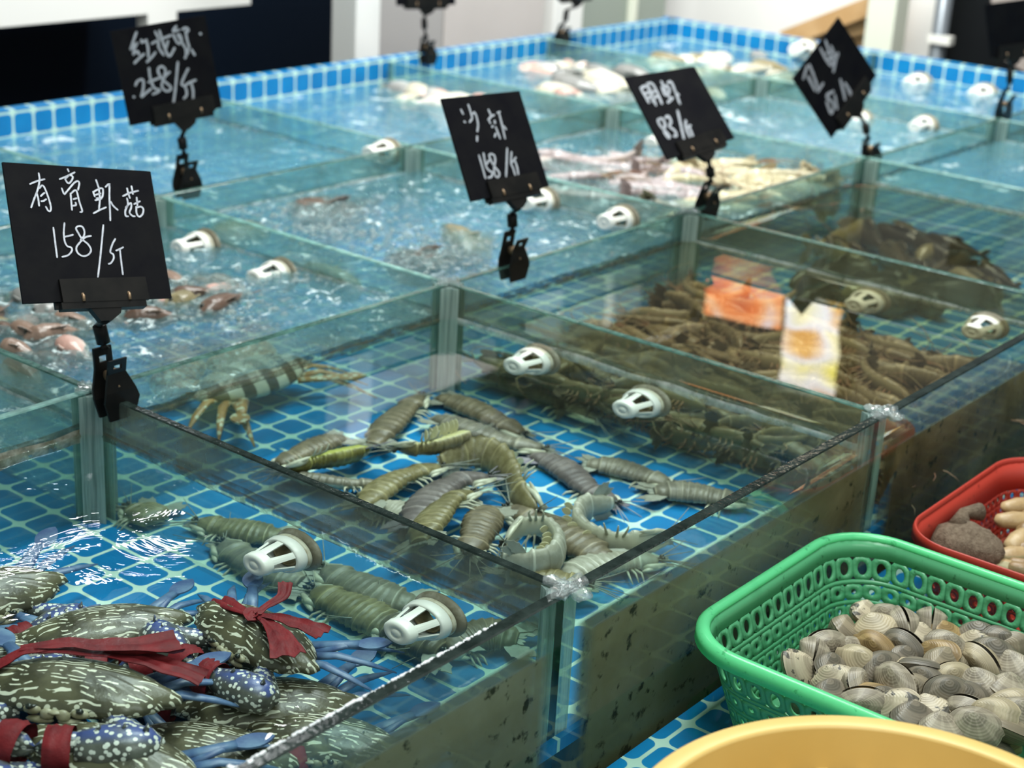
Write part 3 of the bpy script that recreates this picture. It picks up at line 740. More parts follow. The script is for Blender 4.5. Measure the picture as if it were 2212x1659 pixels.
def crab(c, xdir, tilt, sc, label, kind='spot', ties=(), claws=(1, -1), claw_dy=0.0, cat='crab', wraps=True, paddle=True, sub='red-tied blue-spotted crabs', away=False):
    X = V((xdir[0], xdir[1], xdir[2] if len(xdir) > 2 else 0)).normalized(); Y = V((X.y, -X.x, 0)) if True else None
    if (Y.dot(V((-.8, -.6, 0))) < 0) != away: Y = -Y                      # front faces the aisle side
    Y = (Y-X*Y.dot(X)).normalized(); Z = X.cross(Y)
    if Z.z < 0: X = -X; Z = X.cross(Y)
    Mx = Matrix((X, Y, Z)).transposed().to_4x4() @ Matrix.Rotation(tilt, 4, 'X') @ Matrix.Diagonal((sc, sc, sc*.84, 1))
    e = empty('flower_crab' if kind == 'spot' else 'striped_crab', (0, 0, 0), label, cat, sub)
    e.matrix_world = Matrix.Translation(c) @ Mx
    shell, clawm, legm = (CM['shell'], CM['claw'], CM['leg']) if kind == 'spot' else (CM['striped'], CM['orange'], CM['orange'])
    a, n = .066, 72; vs = []; at_ = []
    def rim(th):
        cc, ss = cos(th), sin(th); x = a*math.copysign(abs(cc)**.95, cc); b = .033 if ss > 0 else .034
        y = b*math.copysign(abs(ss)**(.78 if ss > 0 else .9), ss)*(1 if ss > 0 else 1-.1*abs(cc))
        d = math.degrees(th) % 360; k = d if d <= 180 else 0
        q = min(k, 180-k) if 0 < k < 180 else 99
        if 6 < q < 62: f = ((q-6) % 7)/7; x *= 1+.045*(1-f); y *= 1+.06*(1-f)
        if abs(cc) > .992: x *= 1.16
        return x, y
    rr = [1.0, .97, .90, .78, .62, .42, .2, .0]; hz = .023
    for s in rr:
        for k in range(n):
            x, y = rim(2*pi*k/n); z = hz*(max(0, 1-s*s))**.62+.0012*noise.noise(V((x*s*90, y*s*90, 1)))*(s < .97)
            vs.append((x*s, y*s, z)); at_.append((s, 1, 0))
    for s in (.96, .8, .5, 0):
        for k in range(n):
            x, y = rim(2*pi*k/n); vs.append((x*s*.97, y*s*.97, -.011*(1-s*s)**.5-.001)); at_.append((s, -1, 0))
    fs = []
    for i in range(len(rr)-1):
        for k in range(n): fs.append((i*n+k, i*n+(k+1) % n, (i+1)*n+(k+1) % n, (i+1)*n+k))
    b = len(rr)*n
    for k in range(n): fs.append((k, b+k, b+(k+1) % n, (k+1) % n))
    for i in range(3):
        for k in range(n): fs.append((b+i*n+k, b+(i+1)*n+k, b+(i+1)*n+(k+1) % n, b+i*n+(k+1) % n))
    MB().add(vs, fs, 0, True, at_).build('carapace', shell, e)
    f = MB()
    for s in (-1, 1):
        f.ell(V((s*.0055, .0345, .0)), (.0052, .0030, .0050), 12); f.ell(V((s*.0165, .0325, .0015)), (.0065, .0034, .0038), 12); f.ell(V((s*.011, .0335, -.006)), (.010, .0030, .0032), 12)
    f.ell(V((0, .035, .0025)), (.006, .003, .0016), 8)
    tag(f.build('face', CM['face'], e), 'pale mouth and brow plates')
    for s in (-1, 1):
        m = MB().tube([(s*.013, .030, .003), (s*.0165, .0345, .0055)], .0016, 6); m.ell(V((s*.0175, .0355, .006)), (.0028, .0024, .0024), 8); m.build('eye', M['eye'], e)
    for s in claws:
        m = MB(); y0 = claw_dy
        m.tube([(s*.032, .022, -.007), (s*.052, .036+y0*.5, -.007), (s*.070, .048+y0, -.005), (s*.077, .051+y0, -.004)], [.008, .010, .0105, .008], 10)
        A = V((s*.079, .051+y0, -.004)); B = V((s*.000, .066+y0, -.006)); d = B-A
        m.tube([A, A+d*.08, A+d*.25, A+d*.45, A+d*.66], [.008, .0150, .0182, .0176, .0130], 16)
        nn = V((0, 0, 1))
        m.tube([A+d*.55+nn*.004, A+d*.75+nn*.0055, A+d*.9+nn*.004, B+nn*.001], [.0090, .0080, .0055, .0012], 9)
        m.tube([A+d*.52-nn*.005, A+d*.74-nn*.0055, A+d*.9-nn*.0035, B-nn*.001], [.0090, .0074, .0052, .0012], 9)
        for q in (.12, .3, .5): m.tube([A+d*q+nn*.014, A+d*q+nn*.0215-d*.02], [.003, .0004], 6)
        cl = m.build('claw', clawm, e)
        if wraps and kind == 'spot':
            w = MB(); ax = d.normalized(); u = ax.orthogonal().normalized(); v2 = ax.cross(u); N = 28; o = A+d*.80; vs = []
            for i in range(7):
                for k in range(N):
                    an = 2*pi*k/N; r = .0150+.0018*noise.noise(V((i*.9, cos(an)*2, sin(an)*2+s)))+(.001 if i in (2, 4) else 0)
                    vs.append(o+ax*(i-3)*.003+(u*cos(an)+v2*sin(an)*1.1)*r)
            w.add(vs, [(i*N+k, i*N+(k+1) % N, (i+1)*N+(k+1) % N, (i+1)*N+k) for i in range(6) for k in range(N)])
            w.build('tie_wrap', M['red_tie'], e)
    for s in (-1, 1):
        for k in range(3):
            an = radians(-10-22*k); d1 = V((s*cos(an), sin(an), 0)); o = V((s*.045, -.006-.008*k, -.006))
            MB().tube([o, o+d1*.028+V((0, 0, .006)), o+d1*.05+V((0, -.004, -.001)), o+d1*.072+V((0, -.010, -.012))], [.0050, .0048, .0038, .0008], 8, 0, ((0, 0, 1), .6)).build('walking_leg', legm, e)
        if paddle:
            o = V((s*.038, -.026, -.003)); d1 = V((s*.75, -.66, .1)); m = MB().tube([o, o+d1*.022, o+d1*.042], [.0055, .0055, .0050], 8, 0, ((0, 0, 1), .6))
            leaf(m, o+d1*.04, d1, (0, 0, 1), .030, .0095, 0, .0018); m.build('swimming_leg', legm, e)
    for q, (pts, w0, w1) in enumerate(ties):
        m = MB(); ribbon(m, pts, w0, w1, (0, 0, 1), q*1.7); m.build('tie_ribbon', M['red_tie'], e)
    return e
def line(a, b, z): return at(*b, z)-at(*a, z)
fanB = [([(.0, .0, .0265), (-.022, .004, .029), (-.052, .016, .030), (-.070, .026, .028)], .006, .030),
        ([(.0, .0, .0265), (-.020, -.006, .030), (-.048, -.012, .031), (-.066, -.016, .029)], .006, .022),
        ([(.0, .0, .0265), (.004, -.012, .028), (.006, -.034, .030), (.018, -.048, .034)], .006, .013),
        ([(.0, .0, .0265), (.018, .002, .025), (.042, -.004, .018), (.062, -.012, .010)], .007, .022),
        ([(.0, .0, .0265), (-.005, .008, .028), (.004, .003, .0295), (.0, -.005, .028)], .012, .012)]
tieC = [([(-.085, -.020, .010), (-.045, -.022, .021), (.0, -.017, .027), (.030, -.012, .0265)], .020, .013),
        ([(-.060, -.045, .026), (-.03, -.026, .028), (.01, -.018, .030), (.042, -.010, .026)], .030, .009),
        ([(.020, -.014, .029), (.038, -.006, .027), (.050, .004, .020), (.058, .010, .014)], .010, .012)]
crab(at(555, 1378, -.085), line((445, 1315), (690, 1452), -.085), -.02, .98, 'spotted crab with a large red bow on its back, nearest the strainers', ties=fanB)
crab(at(160, 1492, -.078), line((0, 1468), (400, 1512), -.08), 0.06, 1.12, 'spotted crab facing out with a red band tied across its back, at the left', ties=tieC, claw_dy=.004)
crab(at(225, 1362, -.105), line((100, 1392), (390, 1352), -.10), 0.05, 1.0, 'spotted crab behind, between the one with the red band and the tiles', wraps=True)
crab(at(240, 1640, -.092), line((60, 1580), (440, 1680), -.09), 0.05, 1.05, 'olive spotted crab lowest in view at the bottom edge')
crab(at(585, 1535, -.118), line((460, 1520), (720, 1510), -.118), -.1, 1.0, 'dark spotted crab underneath with blue legs towards the front glass')
crab(at(20, 1425, -.118), line((-120, 1440), (160, 1400), -.118), .0, .95, 'spotted crab low in the heap at the left edge, between two red ties')
crab(at(440, 1625, -.120), line((300, 1600), (600, 1640), -.12), .05, 1.0, 'dark spotted crab under the lowest one with pale blue legs', wraps=False)
crab(at(690, 1600, -.122), line((560, 1570), (830, 1600), -.122), .0, .95, 'dark spotted crab in the corner against the near front glass', wraps=False)
crab(at(410, 1440, -.124), line((280, 1440), (540, 1440), -.124), .0, .9, 'spotted crab buried under the bow-tied one', wraps=True, paddle=False)
crab(at(-40, 1290, -.10), line((-180, 1330), (90, 1270), -.10), -.2, 1.0, 'spotted crab cut by the left edge, farthest back of the heap', ties=[([(.02, .0, .026), (.05, .004, .026), (.09, .014, .02), (.125, .02, .012)], .012, .022)])
crab(V((1.258, 1.372, -.108)), at(705, 790, -.11)-at(425, 892, -.11), .05, 1.22, 'cream and brown striped crab with orange limbs behind the glass, above the mantis shrimps', kind='striped', sub='striped crabs', wraps=False, away=True)

# --- prawns ----------------------------------------------------------
PPROF = [(0, .12), (.06, .5), (.15, .9), (.30, 1.0), (.38, .95), (.55, .86), (.75, .66), (.88, .5), (1, .30)]
PSEG = [0, .36, .46, .56, .66, .76, .88, 1.001]
def mat_prawn(name, a, b, c, pale): return mat_mantis(name, a, b, c, pale)
PM = {'olive': mat_prawn('olive_prawn_shell', (.125, .088, .045), (.23, .17, .10), (.05, .036, .02), (.26, .20, .12)),
      'olive2': mat_prawn('tan_prawn_shell', (.17, .125, .068), (.30, .23, .14), (.085, .06, .034), (.32, .26, .16)),
      'beige': mat_prawn('beige_prawn_shell', (.42, .37, .22), (.58, .52, .36), (.28, .23, .13), (.6, .52, .36)),
      'pinkgrey': mat_prawn('pinkish_grey_prawn_shell', (.30, .25, .25), (.48, .42, .42), (.19, .13, .12), (.58, .50, .46))}
whisk = plain('prawn_whisker', (.30, .24, .14), .5, (.36, .16, .10), 20)
def prawn_proto(kind, bend, L, Wd, seed):
    pts = []; R = random.Random(seed)
    for i in range(7):
        t = i/6; a = bend*(max(0, t-.3)**1.4)*1.6
        pts.append(V((pts[-1].x+L/6*cos(a), pts[-1].y+L/6*sin(a), 0)) if pts else V((-L*.45, 0, 0)))
    roll = radians(80)*(1 if bend > 0 else -1)*(-1) if abs(bend) > .5 else .2
    body, F, LL = shell_body(pts, Wd, roll, PPROF, PSEG, .62, .55, 14, 40, .02, .0)
    o = body.build('prawn', PM[kind]); KIDS[o.name] = []
    fan = MB(); p, T, D, B, w, h = F(.97)
    for s in (-1, -.35, .35, 1): leaf(fan, p+B*s*w*.5, T+B*s*.5, D, Wd*.95, Wd*.20)
    k = fan.build('tail_fan', PM[kind], o); KIDS[o.name].append(k)
    an = MB(); p, T, D, B, w, h = F(0.02)
    leaf(an, p+D*.002, -T+D*.15, B, Wd*.9, Wd*.08)
    for s in (-1, 1):
        for q in (.5, 1.1):
            d = (-T+B*s*q*.5).normalized(); an.tube([p+d*(L*.16*i)+T*(.010*i*i*q*.5)+D*.004*sin(i) for i in range(5)], [.0008, .0007, .0006, .0005, .0003], 5)
    k = an.build('antennae', whisk, o); KIDS[o.name].append(k)
    lg = MB()
    for t in (.22, .28, .34, .45, .55, .65, .74):
        q = F(t)
        for s in (-1, 1):
            P0 = q[0]-q[2]*q[4]*.45+q[3]*s*q[4]*.3; lg.tube([P0, P0-q[2]*Wd*.35+q[1]*Wd*.1*s, P0-q[2]*Wd*.6-q[1]*Wd*.15], [.0012, .0010, .0005], 5)
    k = lg.build('legs', whisk, o); KIDS[o.name].append(k)
    return o
ORD = 'first second third fourth fifth sixth seventh eighth ninth tenth eleventh twelfth thirteenth fourteenth fifteenth sixteenth seventeenth eighteenth nineteenth twentieth'.split()
KIDS_P = [prawn_proto('olive', .9, .125, .024, 1), prawn_proto('olive2', 1.5, .12, .024, 2), prawn_proto('olive', -.3, .13, .023, 3), prawn_proto('olive2', -1.1, .12, .025, 4)]
def ORDN(k): return ORD[k] if k < 20 else 'twenty-'+ORD[k-20] if k < 29 else 'thirtieth' if k == 29 else 'thirty-'+ORD[k-30]
used = set()
def place(protos, R, loc, yaw, pitch, roll, sc, label, group, cat='prawn'):
    p = R.choice(protos)
    if p.name in used: o = dup(p)
    else: o = p; used.add(p.name); [setattr(k, 'parent', o) for k in KIDS[p.name]]
    o.rotation_mode = 'XYZ'; o.location = loc; o.rotation_euler = (roll, pitch, yaw); o.scale = (sc,)*3
    return tag(o, label, cat, group)
# pass 1 keeps the prototypes clean, so copies are made before any transform matters
R = random.Random(11)
for layer in (0, 1):
    for a in range(13):
        y = .705+a*.043; b_ = 0
        for b in range(9 if layer else 8):
            x = 1.512+b*.057+(.03 if layer == 0 else 0)
            xx, yy = x+R.uniform(-.02, .02), y+R.uniform(-.016, .016)
            if yy > 1.20 and xx < 1.93: continue      # bare tiles by the back corner
            yaw = (pi/2 if R.random() < .5 else -pi/2)+R.gauss(0, .55)
            if xx < 1.565: yaw = (pi/2 if R.random() < .5 else -pi/2)+R.gauss(0, .12)
            if xx > 1.95 or yy < .74 or yy > 1.19: yaw = (pi/2)*(1 if yy < 1 else -1)+R.gauss(0, .1) if xx > 1.95 else R.choice((0, pi))+R.gauss(0, .12)
            lim = .072
            xx = min(max(xx, 1.512), 1.988); yy = min(max(yy, .700), 1.222)
            if abs(cos(yaw)) > .6: xx = min(max(xx, 1.482+lim), 2.014-lim)
            if abs(sin(yaw)) > .6: yy = min(max(yy, .668+lim), 1.252-lim)
            if abs(abs(cos(yaw))-.7) < .2: xx = min(max(xx, 1.535), 1.965); yy = min(max(yy, .725), 1.195)
            z = ZF+.012+(.020+R.uniform(0, .016) if layer else R.uniform(0, .008))
            place(KIDS_P, R, V((xx, yy, z)), yaw, R.gauss(0, .06), R.gauss(0, .12), R.uniform(1.0, 1.25),
                  'olive prawn %s the heap, %s row from front glass, %s from mantis side' % ('atop' if layer else 'low in', ORD[a], ORD[b_]), 'live prawns heaped in their compartment')
            b_ += 1
pg = [prawn_proto('pinkgrey', 1.2, .15, .034, 5), prawn_proto('pinkgrey', -.4, .16, .036, 6)]
bg = [prawn_proto('beige', .4, .19, .036, 7), prawn_proto('beige', -.9, .18, .036, 8)]
def scatter(protos, n, cx_, cy_, sx, sy, z, i, j, yaw0, lab, grp, cat='prawn', seed=1, ys=.4, mg=.075, sc=(.9, 1.15)):
    Q = random.Random(seed); pos = []
    for k in range(n):
        p = at(cx_+Q.uniform(-sx, sx), cy_+Q.uniform(-sy, sy), z)
        pos.append(V((min(max(p.x, XL[i]+mg), XL[i+1]-mg), min(max(p.y, YL[j]+mg), YL[j+1]-mg), z+Q.uniform(-.022, .006))))
    pos.sort(key=lambda p: (p-CAM).dot(RGT))
    for k, p in enumerate(pos): place(protos, Q, p, yaw0+Q.gauss(0, ys)+(pi if Q.random() < .4 else 0), Q.gauss(0, .08), Q.gauss(0, .15), Q.uniform(*sc), lab % ORDN(k), grp, cat)
scatter(pg, 30, 1325, 392, 150, 50, -.052, 3, 1, -.9, 'pinkish grey prawn behind the middle price sign, %s from its left end', 'pinkish grey prawns', seed=21, mg=.095)
scatter(bg, 39, 1690, 390, 200, 75, -.050, 3, 1, -.6, 'beige prawn in the pale heap right of the 83 sign, %s from the left', 'beige prawns', seed=22, mg=.112)
scatter(bg[:1], 7, 1570, 340, 60, 20, -.060, 3, 1, -.6, 'beige prawn behind the 83 sign, %s from the left', 'beige prawns', seed=25, mg=.112)

# --- fish --------------------------------------------------------------
FPROF = [(0, .18), (.06, .5), (.18, .92), (.32, 1.0), (.55, .88), (.78, .48), (.90, .24), (1, .20)]
def mat_fish(name, back, side, belly):
    k = NT(name); A = k.attr(); c = k.ramp(k.math('MULTIPLY_ADD', A[1], .5, .5), [(.15, belly), (.5, side), (.8, back)])
    c = k.mix(k.math('MULTIPLY', k.smooth(k.noise(40, 4), .5, .65), .55), c, back)
    return k.done(k.pbr(c, .3, k.bump(k.voro(220), .3, .001), spec=.6))
FM = {'dark2': mat_fish('mottled_brown_fish_skin', (.05, .04, .02), (.13, .105, .06), (.20, .17, .11)), 'dark': mat_fish('dark_fish_skin', (.022, .018, .010), (.085, .068, .038), (.17, .15, .095)), 'pink': mat_fish('pinkish_brown_fish_skin', (.24, .16, .12), (.44, .33, .28), (.62, .54, .48)),
      'pale': mat_fish('pale_fish_skin', (.50, .47, .36), (.66, .62, .52), (.78, .76, .68)), 'tan': mat_fish('tan_fish_skin', (.20, .17, .09), (.34, .29, .17), (.44, .40, .28)),
      'brown': mat_fish('brown_fish_skin', (.12, .075, .055), (.22, .155, .12), (.40, .33, .27)), 'rosy': mat_fish('rosy_fish_skin', (.50, .30, .25), (.66, .52, .46), (.76, .68, .60)), 'grey': mat_fish('grey_fish_skin', (.20, .20, .19), (.42, .42, .40), (.62, .62, .60))}
def fish(p0, p1, Wd, kind, roll, label, group, bend=.05, flat=1.35):
    p0, p1 = V(p0), V(p1); d = p1-p0; s = V((-d.y, d.x, 0))
    body, F, L = shell_body([p0, p0+d*.33+s*bend, p0+d*.66+s*bend*.8, p1], Wd, roll, FPROF, [], flat, flat*.9, 18, 40, 0, 0)
    o = tag(body.build('fish', FM[kind]), label, 'fish', group)
    q = F(1); m = MB()
    for a in (-1, 1): leaf(m, q[0]-q[1]*.004, q[1]+q[2]*a*.75, q[3], L*.20, L*.045, 1, .0015)
    m.build('tail_fin', FM[kind], o)
    q = F(.42); m = MB(); leaf(m, q[0]+q[2]*q[4]*flat*.85-q[1]*L*.10, q[1]+q[2]*.18, q[3], L*.36, L*.045, 1, .0015, 0, .1); m.build('dorsal_fin', FM[kind], o)
    q = F(.09)
    for a in (-1, 1): MB().ell(q[0]+q[3]*a*q[4]*.92+q[2]*q[4]*.3, (.0035,)*3, 8).build('eye', M['eye'], o)
    return o
def inside(p, i, j, mg=.03): return V((min(max(p.x, (XL[i] if i >= 0 else .1)+mg), XL[i+1]-mg), min(max(p.y, YL[j]+mg), YL[j+1]-mg), p.z))
def fishes(lst, i, j, z, Wd, kind, roll, lab, grp, flat=1.35, zj=0.0):
    lst = sorted(lst, key=lambda q: q[0][0]+q[1][0])
    for k, (a, b) in enumerate(lst):
        zz = z+zj*((k*7 % 5)/4-.5)
        fish(inside(at(*a, zz), i, j), inside(at(*b, zz), i, j), Wd*(1+.1*((k*3 % 5)/4-.5)), kind[k % len(kind)] if isinstance(kind, (list, tuple)) else kind, roll+.5*((k*5 % 7)/6-.5), lab % ORDN(k), grp, .05*(1 if k % 2 else -1), flat)
fishes([((1712, 462), (1800, 520)), ((1820, 470), (1915, 545)), ((1895, 492), (2035, 545)), ((2070, 528), (1960, 470)), ((2090, 560), (1985, 600)), ((1800, 545), (1890, 590)), ((2110, 600), (2195, 630)), ((1900, 548), (1960, 620)), ((1980, 520), (2090, 590))],
       3, 0, -.122, .036, ['dark', 'dark2'], .2, 'dark brown fish over blue tiles beyond the prawns, %s from the left', 'dark fish beyond the prawn heap', zj=.02)
Q_ = random.Random(77); heap = []
for cx_, cy_, sx_, sy_, n_ in ((60, 690, 110, 45, 13), (120, 770, 90, 45, 11), (450, 645, 100, 28, 9), (280, 665, 100, 25, 6)):
    for k in range(n_):
        x_, y_ = cx_+Q_.uniform(-sx_, sx_), cy_+Q_.uniform(-sy_, sy_); a_ = Q_.uniform(-1.2, 1.2); l_ = Q_.uniform(45, 75)
        heap.append(((x_-l_*cos(a_), y_-l_*.4*sin(a_)), (x_+l_*cos(a_), y_+l_*.4*sin(a_))))
fishes(heap, 1, 1, -.060, .032, ['pink', 'rosy', 'brown', 'pink', 'tan', 'grey', 'brown'], .9, 'mottled fish in churning water behind the nearest sign, %s from left', 'mottled fish behind the nearest sign', zj=.02)
fishes([((590, 470), (760, 440)), ((850, 590), (1010, 570)), ((960, 540), (1060, 525)), ((610, 640), (740, 600)), ((440, 480), (560, 520))], 2, 1, -.070, .11, ['tan', 'brown'], .1, 'tan flat fish under the bubbling blue water, %s from the left', 'tan fish in the bubbling water', .45)
fishes([((0, 850), (90, 900)), ((10, 800), (120, 850)), ((-60, 880), (40, 940))], 0, 1, -.075, .055, ['pale', 'grey'], 1.2, 'pale fish at the left edge beside the nearest sign clip, %s from left', 'pale fish at the left edge', zj=.02)
fishes([((880, 185), (1000, 200)), ((900, 205), (1040, 215)), ((1010, 190), (1120, 205)), ((960, 220), (1090, 232)), ((890, 170), (960, 178)), ((1070, 215), (1170, 222)), ((1040, 180), (1150, 186)), ((1000, 232), (900, 222))],
       3, 2, -.055, .052, ['pale', 'grey', 'pale', 'rosy'], 1.4, 'pale fish in the back row above the middle sign, %s from the left', 'pale fish in the back row', zj=.02)
fishes([((1130, 160), (1250, 185)), ((1190, 180), (1320, 200)), ((1260, 170), (1380, 190)), ((1150, 200), (1280, 220)), ((1320, 195), (1440, 200)), ((1300, 215), (1400, 222)), ((1370, 150), (1500, 165)), ((1420, 170), (1560, 180)), ((1520, 165), (1640, 160)), ((1560, 185), (1690, 180)), ((1240, 150), (1330, 140))],
       4, 2, -.055, .055, ['rosy', 'pale', 'grey', 'rosy', 'pale'], 1.4, 'rosy or pale fish in the back row behind the 83 sign, %s from the left', 'rosy fish in the back row', zj=.02)
Q_ = random.Random(31)
def rnd(n, cx_, cy_, sx_, sy_, l0, l1, ky=.2):
    o = []
    for k in range(n):
        x_, y_ = cx_+Q_.uniform(-sx_, sx_), cy_+Q_.uniform(-sy_, sy_); a_ = Q_.uniform(-1, 1)+(pi if Q_.random() < .5 else 0); l_ = Q_.uniform(l0, l1)
        o.append(((x_-l_*cos(a_), y_-l_*ky*sin(a_)), (x_+l_*cos(a_), y_+l_*ky*sin(a_))))
    return o
fishes(rnd(22, 1360, 178, 210, 36, 40, 65), 4, 2, -.052, .04, ['pale', 'rosy', 'grey', 'pale', 'pale'], 1.2, 'small pale fish at the water surface behind the 83 sign, %s from left', 'small pale fish in the back row', zj=.01)
fishes(rnd(14, 1560, 150, 150, 26, 35, 60), 5, 2, -.052, .04, ['pale', 'grey', 'tan', 'pale'], 1.2, 'small pale fish near the far tiled corner, %s from left', 'small pale fish by the far corner', zj=.01)
fishes(rnd(14, 1010, 200, 150, 26, 40, 65), 3, 2, -.052, .04, ['pale', 'grey', 'rosy', 'pale'], 1.2, 'small pale fish in back row above the middle sign, %s from left', 'small pale fish above the middle sign', zj=.01)
fishes(rnd(26, 1950, 600, 230, 80, 50, 85, .45), 3, 0, -.127, .034, ['dark', 'dark2', 'dark', 'tan'], .2, 'dark fish low over the tiles right of the prawn heap, %s from left', 'dark fish low on the tiles', zj=.02)
fishes([((1610, 150), (1720, 160)), ((1640, 175), (1760, 180)), ((1480, 140), (1600, 146))], 5, 2, -.055, .055, ['pale', 'tan'], 1.4, 'beige fish left of the diamond-turned sign, %s from the left', 'beige fish in the back row', zj=.02)

# ------------------------------------------------------------------ price signs
def stroke_mesh(strokes, conv, wpx, o, n, th=.0005):
    mb = MB(); ux = n.cross(V((0, 0, 1))).normalized()
    for st in strokes:
        pts = [conv(*q) for q in st]
        if len(pts) > 2: sp, L = spline([atp(x, y, o, n) for x, y in pts], max(6, len(pts)*5))
        else: sp = [atp(x, y, o, n) for x, y in pts]; sp = [sp[0].lerp(sp[1], k/5) for k in range(6)]
        hw = wpx/2*(sp[0]-CAM).dot(FWD)/FPX; N = len(sp); vs = []
        for i, p in enumerate(sp):
            T = (sp[min(i+1, N-1)]-sp[max(i-1, 0)])
            T = T.normalized() if T.length > 1e-9 else ux
            s = T.cross(n).normalized(); w = hw*(.72 if i in (0, N-1) else 1)*(1+.18*noise.noise(p*900))
            q = p-T*hw*.6 if i == 0 else p+T*hw*.6 if i == N-1 else p
            vs += [q+s*w+n*.0002, q-s*w+n*.0002, q+s*w+n*th, q-s*w+n*th]
        fs = []
        for i in range(N-1):
            a = i*4; b = a+4; fs += [(a+2, a+3, b+3, b+2), (a, b, b+1, a+1), (a, a+2, b+2, b), (a+1, b+1, b+3, a+3)]
        fs += [(0, 1, 3, 2), (N*4-4, N*4-2, N*4-1, N*4-3)]
        mb.add(vs, fs, 0, False)
    return mb
def sign(label, corners, n, base, strokes, conv, wpx, mat, pane_dir, hold, path, clip_h=.05, clip_w=.021):
    """corners TL TR BR BL in photo pixels on a plane through the post; base = pixel where the clip grips the pane top"""
    B = at(*base, 0); n = V(n).normalized(); c = (sum(q[0] for q in corners)/4, sum(q[1] for q in corners)/4)
    d = ray(*c); O = CAM+d*(V((B.x, B.y, 0)).length/V((d.x, d.y, 0)).length)
    if n.dot(CAM-O) < 0: n = -n
    e = empty('price_sign', B, label, 'price sign', 'black price signs clipped to the glass')
    inv = Matrix.Translation(B).inverted()
    def pt(name, mb, mat, par=e):
        o = mb.build(name, mat, par)
        if par is e: o.matrix_parent_inverse = inv
        return o
    P = [atp(*q, O, n) for q in corners]; th = .0028
    vs = P+[p-n*th for p in P]; bd = MB().add(vs, [(0, 3, 2, 1), (4, 5, 6, 7), (0, 1, 5, 4), (1, 2, 6, 5), (2, 3, 7, 6), (3, 0, 4, 7)], 0, False)
    b = pt('board', bd, M['board'])
    if strokes: tag(stroke_mesh(strokes, conv, wpx, O, n).build('chalk_writing', M[mat], b), 'white handwritten characters and price')
    # holder: front and back plates over the bottom edge, hooks, stem
    BL, BR, TL, TR = P[3], P[2], P[0], P[1]; ex = (BR-BL).normalized(); ey = ((TL-BL)+(TR-BR)).normalized(); ey = (ey-ex*ey.dot(ex)).normalized()
    wB = (BR-BL).length; h0, h1 = hold; o = BL+ex*wB*h0; wH = wB*(h1-h0)
    m = MB()
    m.obox(o, ex, ey, n, (wH*.06, -.002, .0006), (wH, .021, .0040)); m.obox(o, ex, ey, n, (0, -.006, -th-.0035), (wH*.93, .018, -th-.0004))
    m.obox(o, ex, ey, n, (wH*.04, -.0085, -th-.003), (wH*.96, -.002, .0036)); 
    m.prism(o, ex, ey, n, [(wH*.34, -.008), (wH*.68, -.008), (wH*.66, -.014), (wH*.55, -.021), (wH*.43, -.021)], -.0045, .003)
    hd = pt('sign_holder', m, M['black_plastic'])
    for q in (.28, .78):
        MB().tube([o+ex*wH*q+ey*(-.0015)+n*.0042, o+ex*wH*q+ey*.0035+n*.0048, o+ex*wH*q+ey*.006+n*.0030], .0016, 8).build('spring_hook', M['brass'], hd)
    J = o+ex*wH*.49-ey*.019
    pth = [J]+[atp(*q, O, V((-d.x, -d.y, 0))) for q in path]
    k = (B-pth[-1]); 
    m = MB(); A0, A1, A2 = pth[0], pth[1], pth[2]
    m.tube([A0, A0.lerp(A1, .5), A1], [.0045, .0028, .0034], 10)
    ax = (A2-A1).normalized(); m.tube([A1, A1+ax*.0008, A2-ax*.0008, A2], [.0052, .0068, .0068, .0052], 14)
    A3 = pth[3]; m.tube([A2, A2.lerp(A3, .4), A3], [.003, .0026, .0055], 10)
    pt('ball_joint_stem', m, M['black_plastic'])
    # spring clip with two bottle-shaped jaws gripping the pane
    pd = V((*pane_dir, 0)).normalized(); nn = V((-pd.y, pd.x, 0))
    if nn.dot(CAM-B) < 0: nn = -nn
    top = A3; H = (top.z-B.z)+.018; w = clip_w; low = V((B.x, B.y, B.z-.018))
    for s in (1, -1):
        up = (top-low); up = (up-pd*0).normalized(); up = (V((0, 0, 1))*1.0+(top-V((B.x, B.y, top.z)))*.0).normalized()
        sh = (top-B); sh = V((sh.x, sh.y, 0)); sh_p = pd*sh.dot(pd); sh_n = nn*sh.dot(nn)
        prof = [(0, .72, s*.008), (.28, 1.0, s*.0085), (.42, .86, s*.010), (.68, .52, s*.0095), (1.0 if s < 0 else .90, .50, s*(.004 if s < 0 else .017))]
        m = MB(); sec = []
        for t, ww, off in prof:
            c0 = low+V((0, 0, 1))*H*t+(sh_p+sh_n*(1 if s < 0 else .9))*max(0, t-.28)/.72+nn*off
            sec.append((c0, ww*w))
        for (c0, w0), (c1, w1) in zip(sec[:3], sec[1:4]):
            v = [c0-pd*w0, c0+pd*w0, c1+pd*w1, c1-pd*w1]; m.add([x+nn*.0014 for x in v]+[x-nn*.0014 for x in v], [(0, 1, 2, 3), (7, 6, 5, 4), (0, 4, 5, 1), (1, 5, 6, 2), (2, 6, 7, 3), (3, 7, 4, 0)], 0, False)
        (c0, w0), (c1, w1) = sec[3], sec[4]
        for (f0, f1) in ((-1, -.45), (.45, 1)):
            v = [c0+pd*w0*f0, c0+pd*w0*f1, c1+pd*w1*f1, c1+pd*w1*f0]; m.add([x+nn*.0014 for x in v]+[x-nn*.0014 for x in v], [(0, 1, 2, 3), (7, 6, 5, 4), (0, 4, 5, 1), (1, 5, 6, 2), (2, 6, 7, 3), (3, 7, 4, 0)], 0, False)
